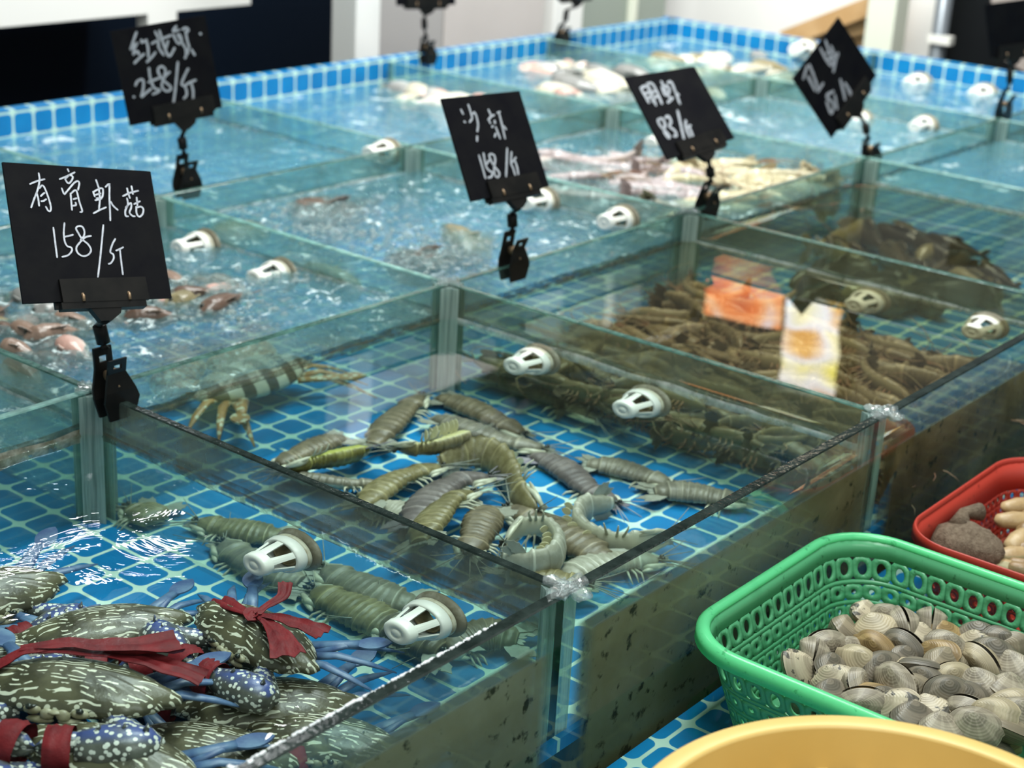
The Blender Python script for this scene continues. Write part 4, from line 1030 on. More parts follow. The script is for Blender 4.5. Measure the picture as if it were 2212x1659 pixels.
        for f0, f1 in ((0, .30), (.62, 1.02)):
            a0 = c0.lerp(c1, f0); a1 = c0.lerp(c1, f1); wa = w0+(w1-w0)*f0; wb = w0+(w1-w0)*f1
            v = [a0-pd*wa, a0+pd*wa, a1+pd*wb, a1-pd*wb]; m.add([x+nn*.0013 for x in v]+[x-nn*.0013 for x in v], [(0, 1, 2, 3), (7, 6, 5, 4), (0, 4, 5, 1), (1, 5, 6, 2), (2, 6, 7, 3), (3, 7, 4, 0)], 0, False)
        pt('clip_jaw', m, M['black_plastic'])
    c0 = sec[3][0]; 
    sp_ = MB(); cc = V((low.x, low.y, 0))+V((0, 0, low.z+H*.62))+(sh_p+sh_n)*.47
    sp_.tube([cc-pd*.006+nn*.001, cc+pd*.006+nn*.001], .0055, 12); sp_.tube([cc+nn*.002, cc+nn*.013+V((0, 0, -.010))], .0012, 6)
    pt('clip_spring', sp_, M['brass'])
    return e
def crop(x0, y0, s): return lambda x, y: (x0+x/s, y0+y/s)
S1 = [[(355,320),(440,285),(530,262)],[(460,190),(470,270),(450,380),(405,500),(370,600)],[(435,420),(455,500),(465,580)],[(470,370),(500,335),(530,365),(575,480),(605,590),(600,640),(575,640),(545,590)],[(485,465),(510,440),(530,425)],[(490,525),(520,520),(550,500)],
 [(805,140),(818,170)],[(710,262),(800,225),(890,180)],[(775,260),(800,300),(825,310),(860,265),(865,230),(825,215),(785,250)],[(735,370),(765,440),(795,410),(880,310),(925,285),(945,310),(930,390)],[(840,430),(850,540),(858,630)],[(850,430),(890,395),(915,410),(945,530),(980,640),(955,655)],[(875,500),(915,490)],[(870,580),(905,570),(900,540)],
 [(1145,270),(1165,330),(1178,370)],[(1110,410),(1130,470)],[(1120,410),(1200,370),(1228,390),(1215,480),(1150,490)],[(1140,450),(1200,430)],[(1180,380),(1190,500),(1180,620)],[(1135,515),(1210,495)],[(1115,670),(1190,630),(1265,598)],[(1258,355),(1290,325),(1310,320)],[(1305,325),(1305,500),(1312,640),(1315,755)],[(1320,530),(1350,580),(1405,630)],
 [(1465,465),(1550,425),(1650,400)],[(1515,370),(1530,430),(1550,490)],[(1568,345),(1578,400),(1585,440)],[(1515,490),(1525,560),(1495,640),(1500,700),(1530,705)],[(1500,600),(1560,545),(1565,600),(1545,660),(1580,700),(1610,705)],[(1630,480),(1640,580)],[(1600,560),(1670,525)],[(1625,590),(1630,670),(1660,710),(1700,680),(1710,620),(1680,590),(1640,600)],
 [(635,840),(655,1000),(680,1195)],[(768,785),(760,900),(770,1000),(800,1060),(850,1080),(855,1120),(810,1170),(740,1190)],[(765,950),(820,940),(870,925)],[(1085,940),(1020,955),(950,1020),(910,1080),(925,1140),(985,1180),(1050,1165),(1085,1110),(1050,1040),(980,980),(930,900),(905,850),(930,825),(980,830),(1005,880),(1000,940),(960,990)],[(1232,810),(1215,1000),(1195,1200),(1168,1430)],[(1375,975),(1340,1040),(1315,1130),(1350,1160),(1355,1210),(1325,1260),(1295,1275)],[(1385,1115),(1430,1095),(1470,1075)],[(1430,1100),(1440,1200),(1465,1400)]]
S2 = [[(550,420),(500,560),(440,740)],[(440,740),(500,660),(570,620)],[(570,620),(510,720),(490,830)],[(490,830),(560,770),(600,830)],[(510,990),(600,900),(690,820)],[(640,560),(650,610),(740,560)],[(730,580),(760,700),(770,880)],[(740,970),(830,880),(900,790)],
 [(830,630),(950,570),(1180,480)],[(890,410),(950,530),(960,700),(1050,840)],[(970,390),(1010,520),(1060,680),(1120,830),(1160,860),(1210,790),(1250,710)],[(1130,580),(1090,720)],
 [(1280,310),(1220,400),(1330,380)],[(1390,370),(1450,340),(1500,370),(1480,420)],[(1220,460),(1300,620)],[(1300,460),(1400,620)],[(1340,460),(1380,560),(1330,640)],[(1450,400),(1480,560),(1520,700)],[(1400,640),(1450,720),(1460,840),(1440,900)],[(1500,720),(1490,820)],[(1560,740),(1620,840)],
 [(530,1400),(570,1320),(650,1290),(680,1340),(670,1480),(640,1610),(720,1540),(820,1460)],[(780,1080),(800,1250),(850,1400),(900,1460),(980,1480),(940,1520),(850,1560)],[(770,1340),(870,1300),(970,1260)],[(1160,1150),(1080,1230),(1030,1330),(1020,1430),(1090,1500),(1160,1490),(1180,1430),(1120,1370),(1040,1300),(960,1180),(950,1090),(1020,1050),(1080,1110),(1070,1200),(1040,1290)],[(1310,970),(1290,1200),(1260,1500),(1220,1795)],[(1500,1090),(1430,1230),(1380,1370),(1440,1420),(1470,1500),(1470,1580),(1420,1640)],[(1440,1400),(1540,1340),(1640,1300)],[(1560,1370),(1590,1500),(1595,1650),(1640,1720)],
 [(495,1605),(510,1615)],[(1715,445),(1735,455)],[(1310,1760),(1315,1765)],[(1435,1765),(1440,1770)]]
S3 = [[(470,400),(510,480)],[(530,620),(550,630)],[(605,310),(640,420),(680,560)],[(680,560),(630,630)],[(690,480),(720,450),(760,540),(785,680),(770,800)],[(770,890),(765,975)],
 [(975,400),(1020,500)],[(970,590),(1030,520),(1080,500)],[(980,590),(1010,650)],[(1090,600),(1095,650)],[(1040,720),(1060,700)],[(1110,720),(1190,930)],[(1090,900),(1110,840)],[(1140,460),(1190,440)],[(1170,460),(1220,660),(1280,930)],[(1250,700),(1300,760)],
 [(800,1240),(860,1440),(920,1660)],[(885,1200),(910,1350),(940,1460),(1000,1530),(1050,1550),(1030,1630),(970,1650)],[(930,1410),(990,1330)],[(1020,1210),(990,1250),(1040,1370),(1100,1460),(1170,1550),(1170,1620),(1130,1640),(1090,1590),(1080,1460),(1100,1330),(1080,1240),(1020,1210)],[(1320,1110),(1310,1380),(1300,1630)],[(1400,1180),(1390,1380),(1430,1480),(1470,1610)],[(1400,1380),(1480,1280)],[(1460,1330),(1500,1450),(1525,1590)]]
S4 = [[(370,520),(440,640),(520,780)],[(370,520),(480,480),(560,640),(600,770)],[(430,620),(530,590)],[(480,700),(570,680)],[(490,440),(570,600),(650,830)],[(490,440),(580,430),(680,600),(760,800)],[(560,600),(640,570)],[(600,690),(690,660)],
 [(750,390),(830,560),(920,720)],[(760,500),(860,480),(900,580),(820,640),(760,500)],[(870,780),(960,690)],[(870,420),(930,400),(1000,560),(1090,800)],[(1020,600),(1070,640)],
 [(720,1080),(690,1120),(740,1220),(850,1330),(900,1400),(880,1430),(830,1370),(800,1290),(820,1180),(770,1080),(720,1080)],[(830,1060),(880,1030),(930,1130),(900,1220),(990,1290),(1030,1380),(980,1400)],[(1050,930),(1110,1200),(1170,1460)],[(1200,1110),(1200,1240),(1280,1430)],[(1210,1250),(1290,1200)],[(1270,1240),(1350,1450)]]
S5 = [[(1783,88),(1790,110),(1800,140)],[(1772,105),(1785,130),(1795,142)],[(1795,100),(1806,125)],[(1785,115),(1800,110)],[(1788,128),(1808,120)],[(1810,115),(1805,130),(1800,155)],[(1743,143),(1735,170)],[(1748,140),(1758,165),(1766,190)],[(1745,165),(1760,195)],[(1778,180),(1766,198)],
 [(1800,197),(1785,208),(1800,225),(1795,245),(1785,220)],[(1803,205),(1808,235)],[(1815,172),(1822,200),(1825,215)],[(1825,180),(1838,200)],[(1830,190),(1840,210)]]
sign('nearest black price sign reading 158, on the divider beside the glass post', [(5,350),(325,370),(371,643),(50,655)], (-.1374,-.8176,.5592), (252,862), S1, crop(0,340,5.53), 3.7, 'chalk', (1,0), (.21,.83), [(214,701),(224,742),(225,752)])
sign('black price sign reading 258 above the wavy left back compartment', [(238,68),(443,33),(480,232),(281,272)], (-.4113,-.9055,.1045), (405,401), S2, crop(230,20,8.508), 5.2, 'chalk_soft', (1,0), (.22,.92), [(392,297),(396,322),(398,335)])
sign('middle black price sign reading 158, clipped over the centre of the tank', [(953,213),(1122,196),(1186,402),(1018,435)], (-.12,-.8577,.5), (1110,574), S3, crop(940,190,8.508), 5.0, 'chalk_soft', (1,0), (.20,.88), [(1106,462),(1107,490),(1107,500)])
sign('tilted black price sign reading 83, right of the middle sign', [(1350,167),(1500,143),(1587,298),(1442,345)], (-.1854,-.7196,.6691), (1527,446), S4, crop(1340,130,8.508), 6.5, 'chalk_soft', (1,0), (.16,.86), [(1533,362),(1536,382),(1535,393)])
sign('black price sign turned on its corner like a diamond, at the right', [(1713,170),(1812,37),(1893,163),(1797,298)], (-.2657,-.9483,.1736), (1885,333), S5, crop(0,0,1), 7, 'chalk_grey', (1,0), (.15,.85), [(1869,268),(1872,288),(1876,300)])
sign('black price sign cut by the top edge before the pinkish panel', [(848,-118),(975,-128),(984,10),(857,12)], (-.45,-.89,.05), (925,121), None, None, 0, None, (1,0), (.12,.88), [(916,40),(917,62),(920,80)])
sign('small black price sign cut by the top edge before the grey-green panel', [(1200,-105),(1300,-118),(1305,-10),(1205,0)], (-.45,-.89,.05), (1214,84), None, None, 0, None, (1,0), (.05,.75), [(1224,22),(1221,45),(1217,52)])
sign('black price sign cut by the right edge above the tiled wall', [(2128,10),(2240,-5),(2250,110),(2140,125)], (-.45,-.89,.05), (2166,252), None, None, 0, None, (1,0), (.1,.8), [(2182,150),(2181,180),(2176,195)])

# ------------------------------------------------------------------ plastic baskets in the trough
def rrect(hx, hy, r, u):
    """point and outward normal at fraction u of a rounded rectangle's outline (starts mid +x side, counter-clockwise)"""
    sx, sy = 2*(hx-r), 2*(hy-r); q = pi*r/2; tot = 2*sx+2*sy+4*q; s = (u % 1)*tot
    segs = [('l', (hx, -sy/2), (0, 1), sy), ('a', (hx-r, hy-r), 0, q), ('l', (sx/2, hy), (-1, 0), sx), ('a', (-hx+r, hy-r), pi/2, q), ('l', (-hx, sy/2), (0, -1), sy), ('a', (-hx+r, -hy+r), pi, q), ('l', (-sx/2, -hy), (1, 0), sx), ('a', (hx-r, -hy+r), 3*pi/2, q)]
    for k, a, b, L in segs:
        if s <= L+1e-9:
            if k == 'l': p = (a[0]+b[0]*s, a[1]+b[1]*s); n = (b[1], -b[0])
            else: an = b+s/r; p = (a[0]+r*cos(an), a[1]+r*sin(an)); n = (cos(an), sin(an))
            return V((*p, 0)), V((*n, 0)), tot
        s -= L
    return V((hx, 0, 0)), V((1, 0, 0)), tot
def basket(name, c, hx, hy, r, zt, zb, taper, rows, mats, label, rim_mat, rim_r=.007):
    e = empty(name, (c[0], c[1], zb), label, 'basket', 'plastic baskets in the front trough'); H = zt-zb
    def P(u, v, off=0):
        k = taper+(1-taper)*v; p, n, t = rrect(hx, hy, r, u); return V((p.x*k+n.x*off, p.y*k+n.y*off, H*v))
    tot = rrect(hx, hy, r, 0)[2]; mb = MB()
    def strip(v0, v1, N=120):
        vs = [P(k/N, v) for v in (v0, v1) for k in range(N)]; mb.add(vs, [(k, (k+1) % N, N+(k+1) % N, N+k) for k in range(N)])
    def holes(v0, v1, pitch, rx, ry, shift=0):
        N = max(8, int(tot/pitch)); m = 16
        for k in range(N):
            u0, u1 = (k+shift)/N, (k+1+shift)/N; uc, vc = (u0+u1)/2, (v0+v1)/2; o = []; i = []
            for q in range(m):
                a = 2*pi*(q+.5)/m; ca, sa = cos(a), sin(a); f = 1/max(abs(ca), abs(sa))
                o.append(P(uc+(u1-u0)/2*ca*f, vc+(v1-v0)/2*sa*f)); i.append(P(uc+rx/tot*ca, vc+ry/H*sa))
            mb.add(o+i, [(q, (q+1) % m, m+(q+1) % m, m+q) for q in range(m)])
    v = 0.0
    for row in rows:
        if row[0] == 's': strip(v, row[1])
        else: holes(v, row[1], *row[2:])
        v = row[1]
    w = mb.build('wall', mats, e); sm = w.modifiers.new('thickness', 'SOLIDIFY'); sm.thickness = .0022; sm.offset = 0
    # floor with slots
    mb = MB(); N = 96; fl = []
    for f in (1, .97):
        for z in (0,): fl.append([P(k/N, 0)*1 if f == 1 else V((P(k/N, 0).x*f, P(k/N, 0).y*f, 0)) for k in range(N)])
    bm_ = MB(); vs = [p+V((0, 0, .001)) for p in fl[0]]+[p-V((0, 0, .0015)) for p in fl[0]]
    bm_.add(vs, [tuple(range(N)), tuple(range(N, 2*N))[::-1]]+[(k, N+k, N+(k+1) % N, (k+1) % N) for k in range(N)], 0, False); bm_.build('base', mats, e)
    prof = [(-.0012, -.003), (-.002, .0005), (-.0008, .003), (rim_r*.4, .0045), (rim_r*1.0, .0035), (rim_r*1.45, .0002), (rim_r*1.55, -.009), (rim_r*1.35, -.009), (rim_r*1.2, -.0008), (rim_r*.7, .0008), (.001, -.001), (.001, -.003)]
    N = 160; m2 = MB(); K = len(prof); vs = [P(k/N, 1, a)+V((0, 0, b)) for a, b in prof for k in range(N)]
    m2.add(vs, [(i*N+k, i*N+(k+1) % N, ((i+1) % K)*N+(k+1) % N, ((i+1) % K)*N+k) for i in range(K) for k in range(N)]); m2.build('rim', rim_mat, e)
    return e
GZ = -.082
basket('green_basket', (1.212, .428), .149, .201, .058, GZ, -.187, .84,
       [('s', .06), ('h', .18, .0155, .0027, .0027), ('h', .30, .0155, .0027, .0027, .5), ('h', .42, .0155, .0027, .0027), ('s', .46), ('h', .60, .0195, .0030, .0026, .5), ('s', .64), ('h', .84, .0195, .0050, .0064), ('s', 1.0)],
       M['green'], 'translucent green perforated basket heaped with grey clams', M['green_rim'])
basket('red_basket', (1.565, .432), .150, .168, .055, -.098, -.187, .86,
       [('s', .10), ('h', .24, .0135, .0032, .0032), ('h', .38, .0135, .0032, .0032, .5), ('h', .52, .0135, .0032, .0032), ('h', .66, .0135, .0032, .0032, .5), ('s', 1.0)],
       M['red'], 'red perforated basket of tan long-necked clams behind the green basket', M['red'], .002)

# clams
CLM = [mat_clam('grey_beige_clam_shell', (0.285, 0.238, 0.160), (0.199, 0.167, 0.112), (0.399, 0.343, 0.232)), mat_clam('cream_clam_shell', (0.437, 0.370, 0.240), (0.314, 0.264, 0.168), (0.532, 0.458, 0.320)),
       mat_clam('tan_brown_clam_shell', (0.342, 0.238, 0.104), (0.218, 0.145, 0.060), (0.446, 0.334, 0.176)), mat_clam('dark_grey_clam_shell', (0.190, 0.163, 0.120), (0.109, 0.097, 0.072), (0.285, 0.246, 0.184)),
       mat_clam('speckled_clam_shell', (0.494, 0.431, 0.304), (0.361, 0.308, 0.216), (0.570, 0.502, 0.368), 0, .9), mat_clam('banded_grey_clam_shell', (0.323, 0.282, 0.208), (0.209, 0.180, 0.132), (0.532, 0.475, 0.360), .22)]
CLN = ['grey-beige', 'cream', 'tan-brown', 'dark grey', 'black-speckled cream', 'banded grey']
def valve(up, a=.0195, b=.0142, h=.0088):
    vs = []; at_ = []; n, rr = 36, 10
    for i in range(rr+1):
        r = 1-i/rr
        for k in range(n):
            th = 2*pi*k/n; e = 1-.12*cos(th-.5)*(sin(th) < 0)
            x = a*r*cos(th)*e-.0045*(1-r); y = b*r*sin(th)+(.62*b)*(1-r)**1.1
            z = h*(1-r**2.3)**.75*(1+.15*(1-r))+.0003*math.sin(r*60)*(r > .15)*(r < .97)
            vs.append((x, y, up*(z+.0002))); at_.append((1-r if True else 0, th, 0))
    fs = [(i*n+k, i*n+(k+1) % n, (i+1)*n+(k+1) % n, (i+1)*n+k) for i in range(rr) for k in range(n)]
    if up < 0: fs = [f[::-1] for f in fs]
    return MB().add(vs, fs, 0, True, at_)
CLP = []
for k, m in enumerate(CLM):
    e = empty('clam'); KIDS[e.name] = [valve(1).build('valve', m, e), valve(-1).build('valve', m, e)]
    if k in (1, 3, 5): KIDS[e.name][0].rotation_euler = (radians(7), 0, 0); KIDS[e.name][0].location = (0, -.0006, .0004)
    CLP.append(e)
top = [(1724,1456,4,-.45,.2,.7),(1752,1418,5,1.2,1.2,.2),(1786,1402,5,.5,1.3,.3),(1829,1368,0,.1,.5,0),(1897,1362,1,-.5,.4,.2),(1918,1340,5,-.3,.4,.1),(1876,1334,4,.2,.5,.1),(1894,1409,2,-.2,.7,.2),(1835,1411,5,.2,.5,-.2),(1861,1445,1,-.7,.6,.3),(1804,1473,4,0,.6,-.3),(1795,1446,3,.5,.4,0),(1880,1498,2,.1,-.6,.1),(1865,1526,5,-.2,1.2,.1),(1800,1504,3,.2,.2,0),
 (1948,1352,5,1.3,1.3,.2),(2009,1352,5,.6,1.1,.4),(1956,1405,3,-1.0,.9,.4),(1986,1388,4,-.2,.3,0),(2025,1424,2,-.4,.5,-.2),(2049,1403,5,-.8,.4,.1),(2107,1399,4,-.5,.7,.2),(2180,1402,0,-.2,.9,-.3),(2186,1446,5,-.4,.5,0),(2119,1437,1,-1.0,1.2,.3),(1944,1449,1,.1,-.7,0),(1998,1449,3,.2,-.6,.2),(2000,1480,3,-.5,.5,.1),(2059,1467,1,-.3,.6,.1),(2115,1480,5,-.7,.4,0),(1936,1481,5,-.3,.4,0),(1975,1500,0,-.4,.8,0),(2083,1511,3,-.3,.6,.2),(2011,1537,4,-.4,.5,.1),(1932,1535,4,0,.5,0),(2091,1545,5,-.6,1.2,.2),(2141,1551,1,-.2,.5,.1),(2175,1530,1,.3,.7,-.4),(2189,1497,5,0,.5,0),(2183,1578,0,-.3,-.5,.1),(2107,1572,5,-.3,.6,.1),(2123,1381,3,-.4,.4,0),(2045,1378,2,.3,.5,.1),(2150,1420,3,.2,.4,0),(1906,1448,3,.4,.4,0),(1850,1480,5,.6,.5,.2),(1910,1520,3,.3,.4,0),(1955,1432,3,.2,.3,0),(2045,1440,0,.5,.4,.2),(2140,1500,3,.1,.4,.1),(2050,1500,3,-.2,.5,0),(2205,1360,3,-.2,.4,0),(2210,1550,5,.2,.4,0),(2040,1580,5,.1,.5,0),(1980,1560,3,.4,.4,0)]
R = random.Random(5); items = []
for q in top: items.append((at(q[0], q[1], -.128+R.uniform(-.004, .004)), q[2], q[3], q[4], q[5], R.uniform(1.12, 1.32)))
for a in range(6):
    for b in range(7):
        items.append((V((1.118+a*.036+R.uniform(-.008, .008), .300+b*.042+R.uniform(-.008, .008), -.158+R.uniform(-.006, .006))), R.randrange(6), R.uniform(-3, 3), R.gauss(0, .5), R.gauss(0, .5), 1))
usedc = set(); rows_ = {}
items.sort(key=lambda q: -(q[0]-CAM).dot(V((FWD.x, FWD.y, 0)).normalized()))
ntop = 0; rws = []
for k, q in enumerate(items): rws.append(k)
tops = [q for q in items if q[0].z > -.14]; lows = [q for q in items if q[0].z <= -.14]
def rank(lst, per):
    out = []
    for a in range(0, len(lst), per):
        row = sorted(lst[a:a+per], key=lambda q: (q[0]-CAM).dot(RGT))
        for b, q in enumerate(row): out.append((q, a//per, b))
    return out
for lst, per, word in ((tops, 7, 'top of'), (lows, 7, 'under the')):
    for q, rw, cl in rank(lst, per):
        p, kind, yaw, tilt, roll, sc = q; pr = CLP[kind]
        if kind in usedc: o = dup(pr)
        else: o = pr; usedc.add(kind)
        o.location = V((min(max(p.x, 1.098), 1.330), min(max(p.y, .262), .585), p.z)); o.scale = (sc,)*3
        base = math.atan2(RGT.y, RGT.x)
        o.rotation_mode = 'XYZ'; o.rotation_euler = (tilt*1.15+R.gauss(0, .25), roll*1.2+R.gauss(0, .3), base+yaw+R.gauss(0, .35))
        tag(o, '%s clam, %s heap in green basket, row %s from back, %s from left' % (CLN[kind], word, ORD[rw], ORD[cl]), 'clam', 'clams in the green basket')

# long-necked clams and a netted bundle in the red basket
skin = plain('tan_siphon_skin', (.52, .38, .20), .45, (.36, .24, .11), 40, .4); shellm = plain('brown_long_clam_shell', (.34, .22, .10), .4, (.22, .13, .05), 50, .3)
def longclam(a, b, rad, label, z0, z1):
    A, B = at(*a, z0), at(*b, z1); d = B-A; o = empty('long_clam', A, label, 'clam', 'long-necked clams in the red basket')
    MB().tube([V((0, 0, 0)), d*.06, d*.3, d*.62, d*.92, d], [rad*.25, rad*.75, rad*1.05, rad*.9, rad*.6, rad*.25], 14, 0, ((0, 0, 1), .8)).build('siphon', skin, o)
    for s in (-1, 1):
        sd = d.cross(V((0, 0, 1))).normalized()*s*rad*.25
        MB().tube([d*.35+sd, d*.5+sd*1.6, d*.78+sd*1.6, d*1.02+sd], [rad*.3, rad*.95, rad*.95, rad*.2], 12, 0, (sd.normalized(), .8)).build('shell_valve', shellm, o)
    return o
for k, (a, b, r, z0, z1, lab) in enumerate([((2165, 1098), (2290, 1082), .011, -.118, -.125, 'pale long clam at the top of the red basket, uppermost'), ((2150, 1125), (2290, 1125), .012, -.122, -.128, 'pale long clam just below the uppermost one in the red basket'),
        ((2180, 1185), (2260, 1130), .013, -.130, -.128, 'brown long clam leaning right of the netted bundle'), ((2150, 1205), (2270, 1192), .012, -.135, -.135, 'long clam along the green rim, right of the netted bundle'),
        ((2040, 1190), (2150, 1232), .012, -.140, -.140, 'long clam seen through the upper holes of the green basket'), ((2120, 1220), (2250, 1240), .012, -.140, -.138, 'long clam behind the green rim at the right edge'),
        ((2000, 1215), (2090, 1245), .011, -.145, -.145, 'dark long clam behind the green basket wall'), ((2230, 1180), (2300, 1240), .012, -.13, -.14, 'long clam cut by the right edge in the red basket')]):
    longclam(a, b, r, lab, z0, z1)
nb = MB(); P0 = at(2085, 1182, -.130)
nb.ell(V((0, 0, 0)), (.032, .040, .024), 28)
nb.v = [tuple(V(v)*(1+.16*noise.noise(V(v)*70))) for v in nb.v]
nb.tube([V((.012, .014, .012)), V((.032, .020, .022)), V((.052, .010, .020))], [.014, .006, .010], 12)
tag(nb.build('netted_bundle', M['net'], None, P0), 'brown netted bundle slumped against the red basket wall', 'net bag')

# yellow basin
BC = V((.7898, .3027, 0)); RB = .169
bas = empty('yellow_basin', (BC.x, BC.y, -.188), 'round yellow plastic basin nearest the camera', 'basin'); zz = .188
bw = MB(); Z1 = V((0, 0, 1)); O0 = V((0, 0, 0))
bw.lathe([(0, .004), (RB*.70, .004), (RB*.74, zz-.050)], O0, Z1, 128)
bw.lathe([(RB*.74, zz-.050), (RB*.80, zz-.043), (RB*.875, zz-.037)], O0, Z1, 128)
bw.lathe([(RB*.875, zz-.037), (RB*.905, zz-.0012)], O0, Z1, 128)
bw.lathe([(RB*.905, zz-.0012), (RB*.910, zz+.0006), (RB*.92, zz+.001), (RB*.985, zz+.001), (RB*.996, zz-.0004), (RB, zz-.003)], O0, Z1, 128)
bw.lathe([(RB, zz-.003), (RB, zz-.011), (RB*.985, zz-.012), (RB*.96, zz-.014), (RB*.93, zz-.06), (RB*.78, 0), (0, 0)], O0, Z1, 128)
bw.build('bowl', M['yellow'], bas)
for k in range(32):
    a = 2*pi*k/32; u = V((cos(a), sin(a), 0)); w = V((-u.y, u.x, 0))
    MB().obox(V((0, 0, 0)), w, u, V((0, 0, 1)), (-.004, RB*.74, zz-.052), (.004, RB*.89, zz-.030)).build('inner_rib', M['yellow'], bas)

# ------------------------------------------------------------------ things behind the tank
def thing_box(name, label, cat, parts, loc):
    e = empty(name, loc, label, cat)
    for pn, a, b, m in parts:
        o = MB().box(a, b).build(pn, M[m], e); o.matrix_parent_inverse = Matrix.Translation(loc).inverted()
        bv = o.modifiers.new('soft_edge', 'BEVEL'); bv.width = .004; bv.segments = 2
    return e
thing_box('white_table', 'white table edge with a square leg in the dark upper left corner', 'table', [('table_top', (.6, 3.0, .038), (2.73, 3.55, .085), 'white_paint'), ('leg', (2.40, 3.0, -.8), (2.50, 3.06, .038), 'white_paint'), ('leg', (.62, 3.0, -.8), (.70, 3.06, .038), 'white_paint')], (1.6, 3.2, -.8)) if False else None
t_ = empty('white_table', (1.6, 3.2, -.8), 'white table edge with a short bracket in the dark upper left corner', 'table')
for pn, a, b in (('table_top', (.6, 3.0, .040), (2.73, 3.55, .12)), ('bracket', (2.415, 3.0, .006), (2.50, 3.04, .040)), ('leg', (.62, 3.40, -.8), (.70, 3.5, .040))):
    o = MB().box(a, b).build(pn, M['white_paint'], t_); o.matrix_parent_inverse = Matrix.Translation((1.6, 3.2, -.8)).inverted()
thing_box('dark_cabinet', 'black cabinet in the dark space under the white table', 'cabinet', [('cabinet_body', (.3, 3.62, -.8), (2.3, 3.95, 1.0), 'black')], (1.3, 3.8, -.8))
thing_box('navy_cabinet', 'dark navy cabinet left of the white post', 'cabinet', [('cabinet_body', (2.32, 3.62, -.8), (4.1, 3.95, 1.0), 'navy')], (3.0, 3.8, -.8))
thing_box('white_post', 'upright white post behind the back tiled wall', 'post', [('post_body', (2.685, 2.60, -.8), (2.765, 2.68, .9), 'white_paint')], (2.72, 2.64, -.8))
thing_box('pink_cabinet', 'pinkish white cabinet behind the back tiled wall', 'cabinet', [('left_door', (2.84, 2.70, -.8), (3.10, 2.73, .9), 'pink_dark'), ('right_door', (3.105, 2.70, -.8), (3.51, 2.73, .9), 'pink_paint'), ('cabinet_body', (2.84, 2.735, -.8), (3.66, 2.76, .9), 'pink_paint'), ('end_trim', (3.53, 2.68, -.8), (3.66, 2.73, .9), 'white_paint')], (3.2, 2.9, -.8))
thing_box('grey_cabinet', 'grey-green cabinet behind the far tiled corner', 'cabinet', [('cabinet_body', (3.70, 2.72, -.8), (4.13, 2.77, .9), 'grey_green'), ('door_strip', (3.925, 2.70, -.8), (3.955, 2.72, .9), 'cream')], (3.9, 2.9, -.8))
thing_box('white_board', 'bright white board standing behind the right tiled wall', 'board', [('board_panel', (4.35, 1.95, -.8), (4.40, 2.9, .30), 'white_paint')], (4.38, 2.5, -.8))
pl = empty('wood_plank_stack', (4.2, 2.2, -.12), 'stack of pale wooden planks leaning beside the cream post', 'planks')
for k in range(3):
    A = atx(1690, 88-k*2, 4.2); B = atx(1905, 5+k*45, 4.2)
    m = MB(); d = (B-A).normalized(); u = d.cross(V((1, 0, 0))).normalized(); u = -u if u.z < 0 else u
    m.obox(A-u*.002, d, u, V((1, 0, 0)), (0, -.02, k*.03), ((B-A).length, .03, k*.03+.026)); o = m.build('plank', M['wood'], pl); o.matrix_parent_inverse = Matrix.Translation(pl.location).inverted()
thing_box('cream_post', 'cream square post behind the right tiled wall', 'post', [('post_body', (4.10, 1.965, -.8), (4.18, 2.05, .30), 'cream')], (4.14, 2.0, -.8))
thing_box('black_cabinet', 'black cabinet at the upper right beyond the tiled wall', 'cabinet', [('cabinet_body', (4.30, 1.2, -.8), (4.34, 1.94, .30), 'black'), ('side_panel', (4.24, 1.40, -.8), (4.30, 1.66, .30), 'black')], (4.3, 1.6, -.8))
gp = empty('grey_pole', (4.22, 1.885, -.8), 'thin grey metal pole before the black cabinet', 'pole')
o = MB().tube([V((0, 0, 0)), V((0, 0, 1.1))], .022, 16).build('pole_tube', M['grey_pole'], gp)
o = MB().box((-.03, -.045, .775), (0, .02, .797)).build('pale_clasp', M['white_plastic'], gp)
bp = empty('beige_flap', (4.1, 1.66, 0), 'beige leaning panel at the top right corner', 'panel')
A, B, C_, D_ = atx(2140, -20, 4.1), atx(2250, -20, 4.1), atx(2290, 200, 4.1), atx(2150, 118, 4.1)
vs = [A, B, C_, D_]; vs = vs+[v+V((.03, 0, 0)) for v in vs]
o = MB().add(vs, [(0, 1, 2, 3), (7, 6, 5, 4), (0, 4, 5, 1), (1, 5, 6, 2), (2, 6, 7, 3), (3, 7, 4, 0)], 0, False).build('panel_sheet', M['beige'], bp); o.matrix_parent_inverse = Matrix.Translation(bp.location).inverted()
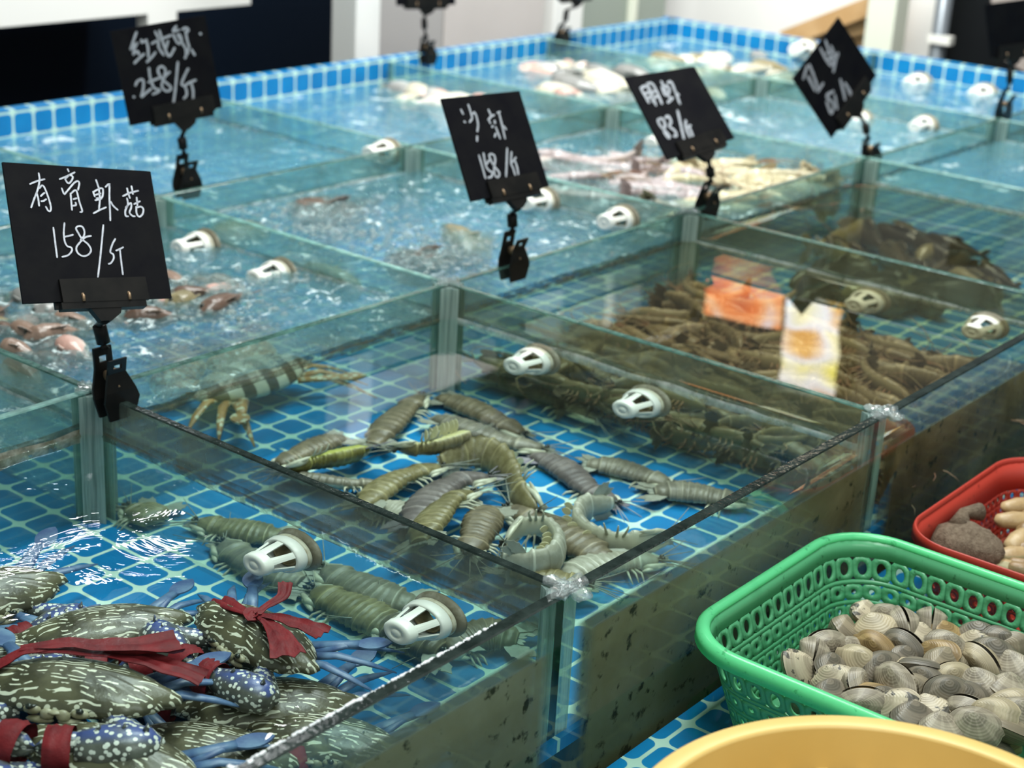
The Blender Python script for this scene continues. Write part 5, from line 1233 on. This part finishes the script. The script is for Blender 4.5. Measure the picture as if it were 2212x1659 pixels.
# unseen glowing panels added on the right wall to make the orange water reflection
M['glow_orange'] = mat_glow('orange_reflection_glow', [(.28, (.9, .85, .9)), (.36, (.95, .45, .2)), (.45, (.9, .20, .03)), (.56, (.6, .09, .02)), (.66, (.06, .03, .02))], 5.5, 3.0)
M['glow_mixed'] = mat_glow('yellow_reflection_glow', [(.30, (.95, .85, .12)), (.45, (.95, .95, 1.0)), (.55, (.85, .45, .10)), (.72, (.75, .25, .06))], 4.5, 3.4)
def glow_panel(label, y0, y1, z0, z1, mat):
    e = empty('reflection_panel', (5.5, (y0+y1)/2, z0), label, 'added glow panel', 'unseen glowing panels added for the water reflection')
    o = MB().box((-.06, (y0-y1)/2-.01, -.01), (.09, (y1-y0)/2+.01, z1-z0+.01)).build('box_frame', M['black_plastic'], e)
    MB().box((-.068, (y0-y1)/2, 0), (-.0605, (y1-y0)/2, z1-z0)).build('lit_face', M[mat], e)
glow_panel('unseen orange glowing panel added for its reflection in the water', 2.91, 3.27, 1.07, 1.33, 'glow_orange')
glow_panel('unseen tall yellow and orange glowing panel added for its reflection in the water', 2.66, 2.89, 1.14, 1.54, 'glow_mixed')
bpy.context.view_layer.update()

# ------------------------------------------------------------------ settle every animal inside its own compartment and onto the floor
for o in [q for q in bpy.data.objects if q.parent is None and q.get('category') in ('crab', 'mantis shrimp', 'prawn', 'fish')]:
    P = [q.matrix_world @ v.co for q in [o]+[k for k in o.children if o['category'] != 'mantis shrimp' and not k.name.startswith('antennae')] if q.type == 'MESH' for v in list(q.data.vertices)[::3]]
    lo = [min(p[i] for p in P) for i in range(3)]; hi = [max(p[i] for p in P) for i in range(3)]
    mx, my = (lo[0]+hi[0])/2, (lo[1]+hi[1])/2
    i = max([k for k in range(6) if XL[k] <= mx], default=-1); j = max([k for k in range(3) if YL[k] <= my], default=0)
    sh = [0, 0, max(0, ZF+.0005-lo[2])]
    for ax, (a, b) in enumerate((((XL[i] if i >= 0 else .0)+.006, XL[i+1]-.006), (YL[j]+.007, YL[j+1]-.006))):
        da, db_ = a-lo[ax], b-hi[ax]
        sh[ax] = (da+db_)/2 if da > 0 > db_ else da if da > 0 else db_ if db_ < 0 else 0
    o.location = o.location+V(sh)
bpy.context.view_layer.update()
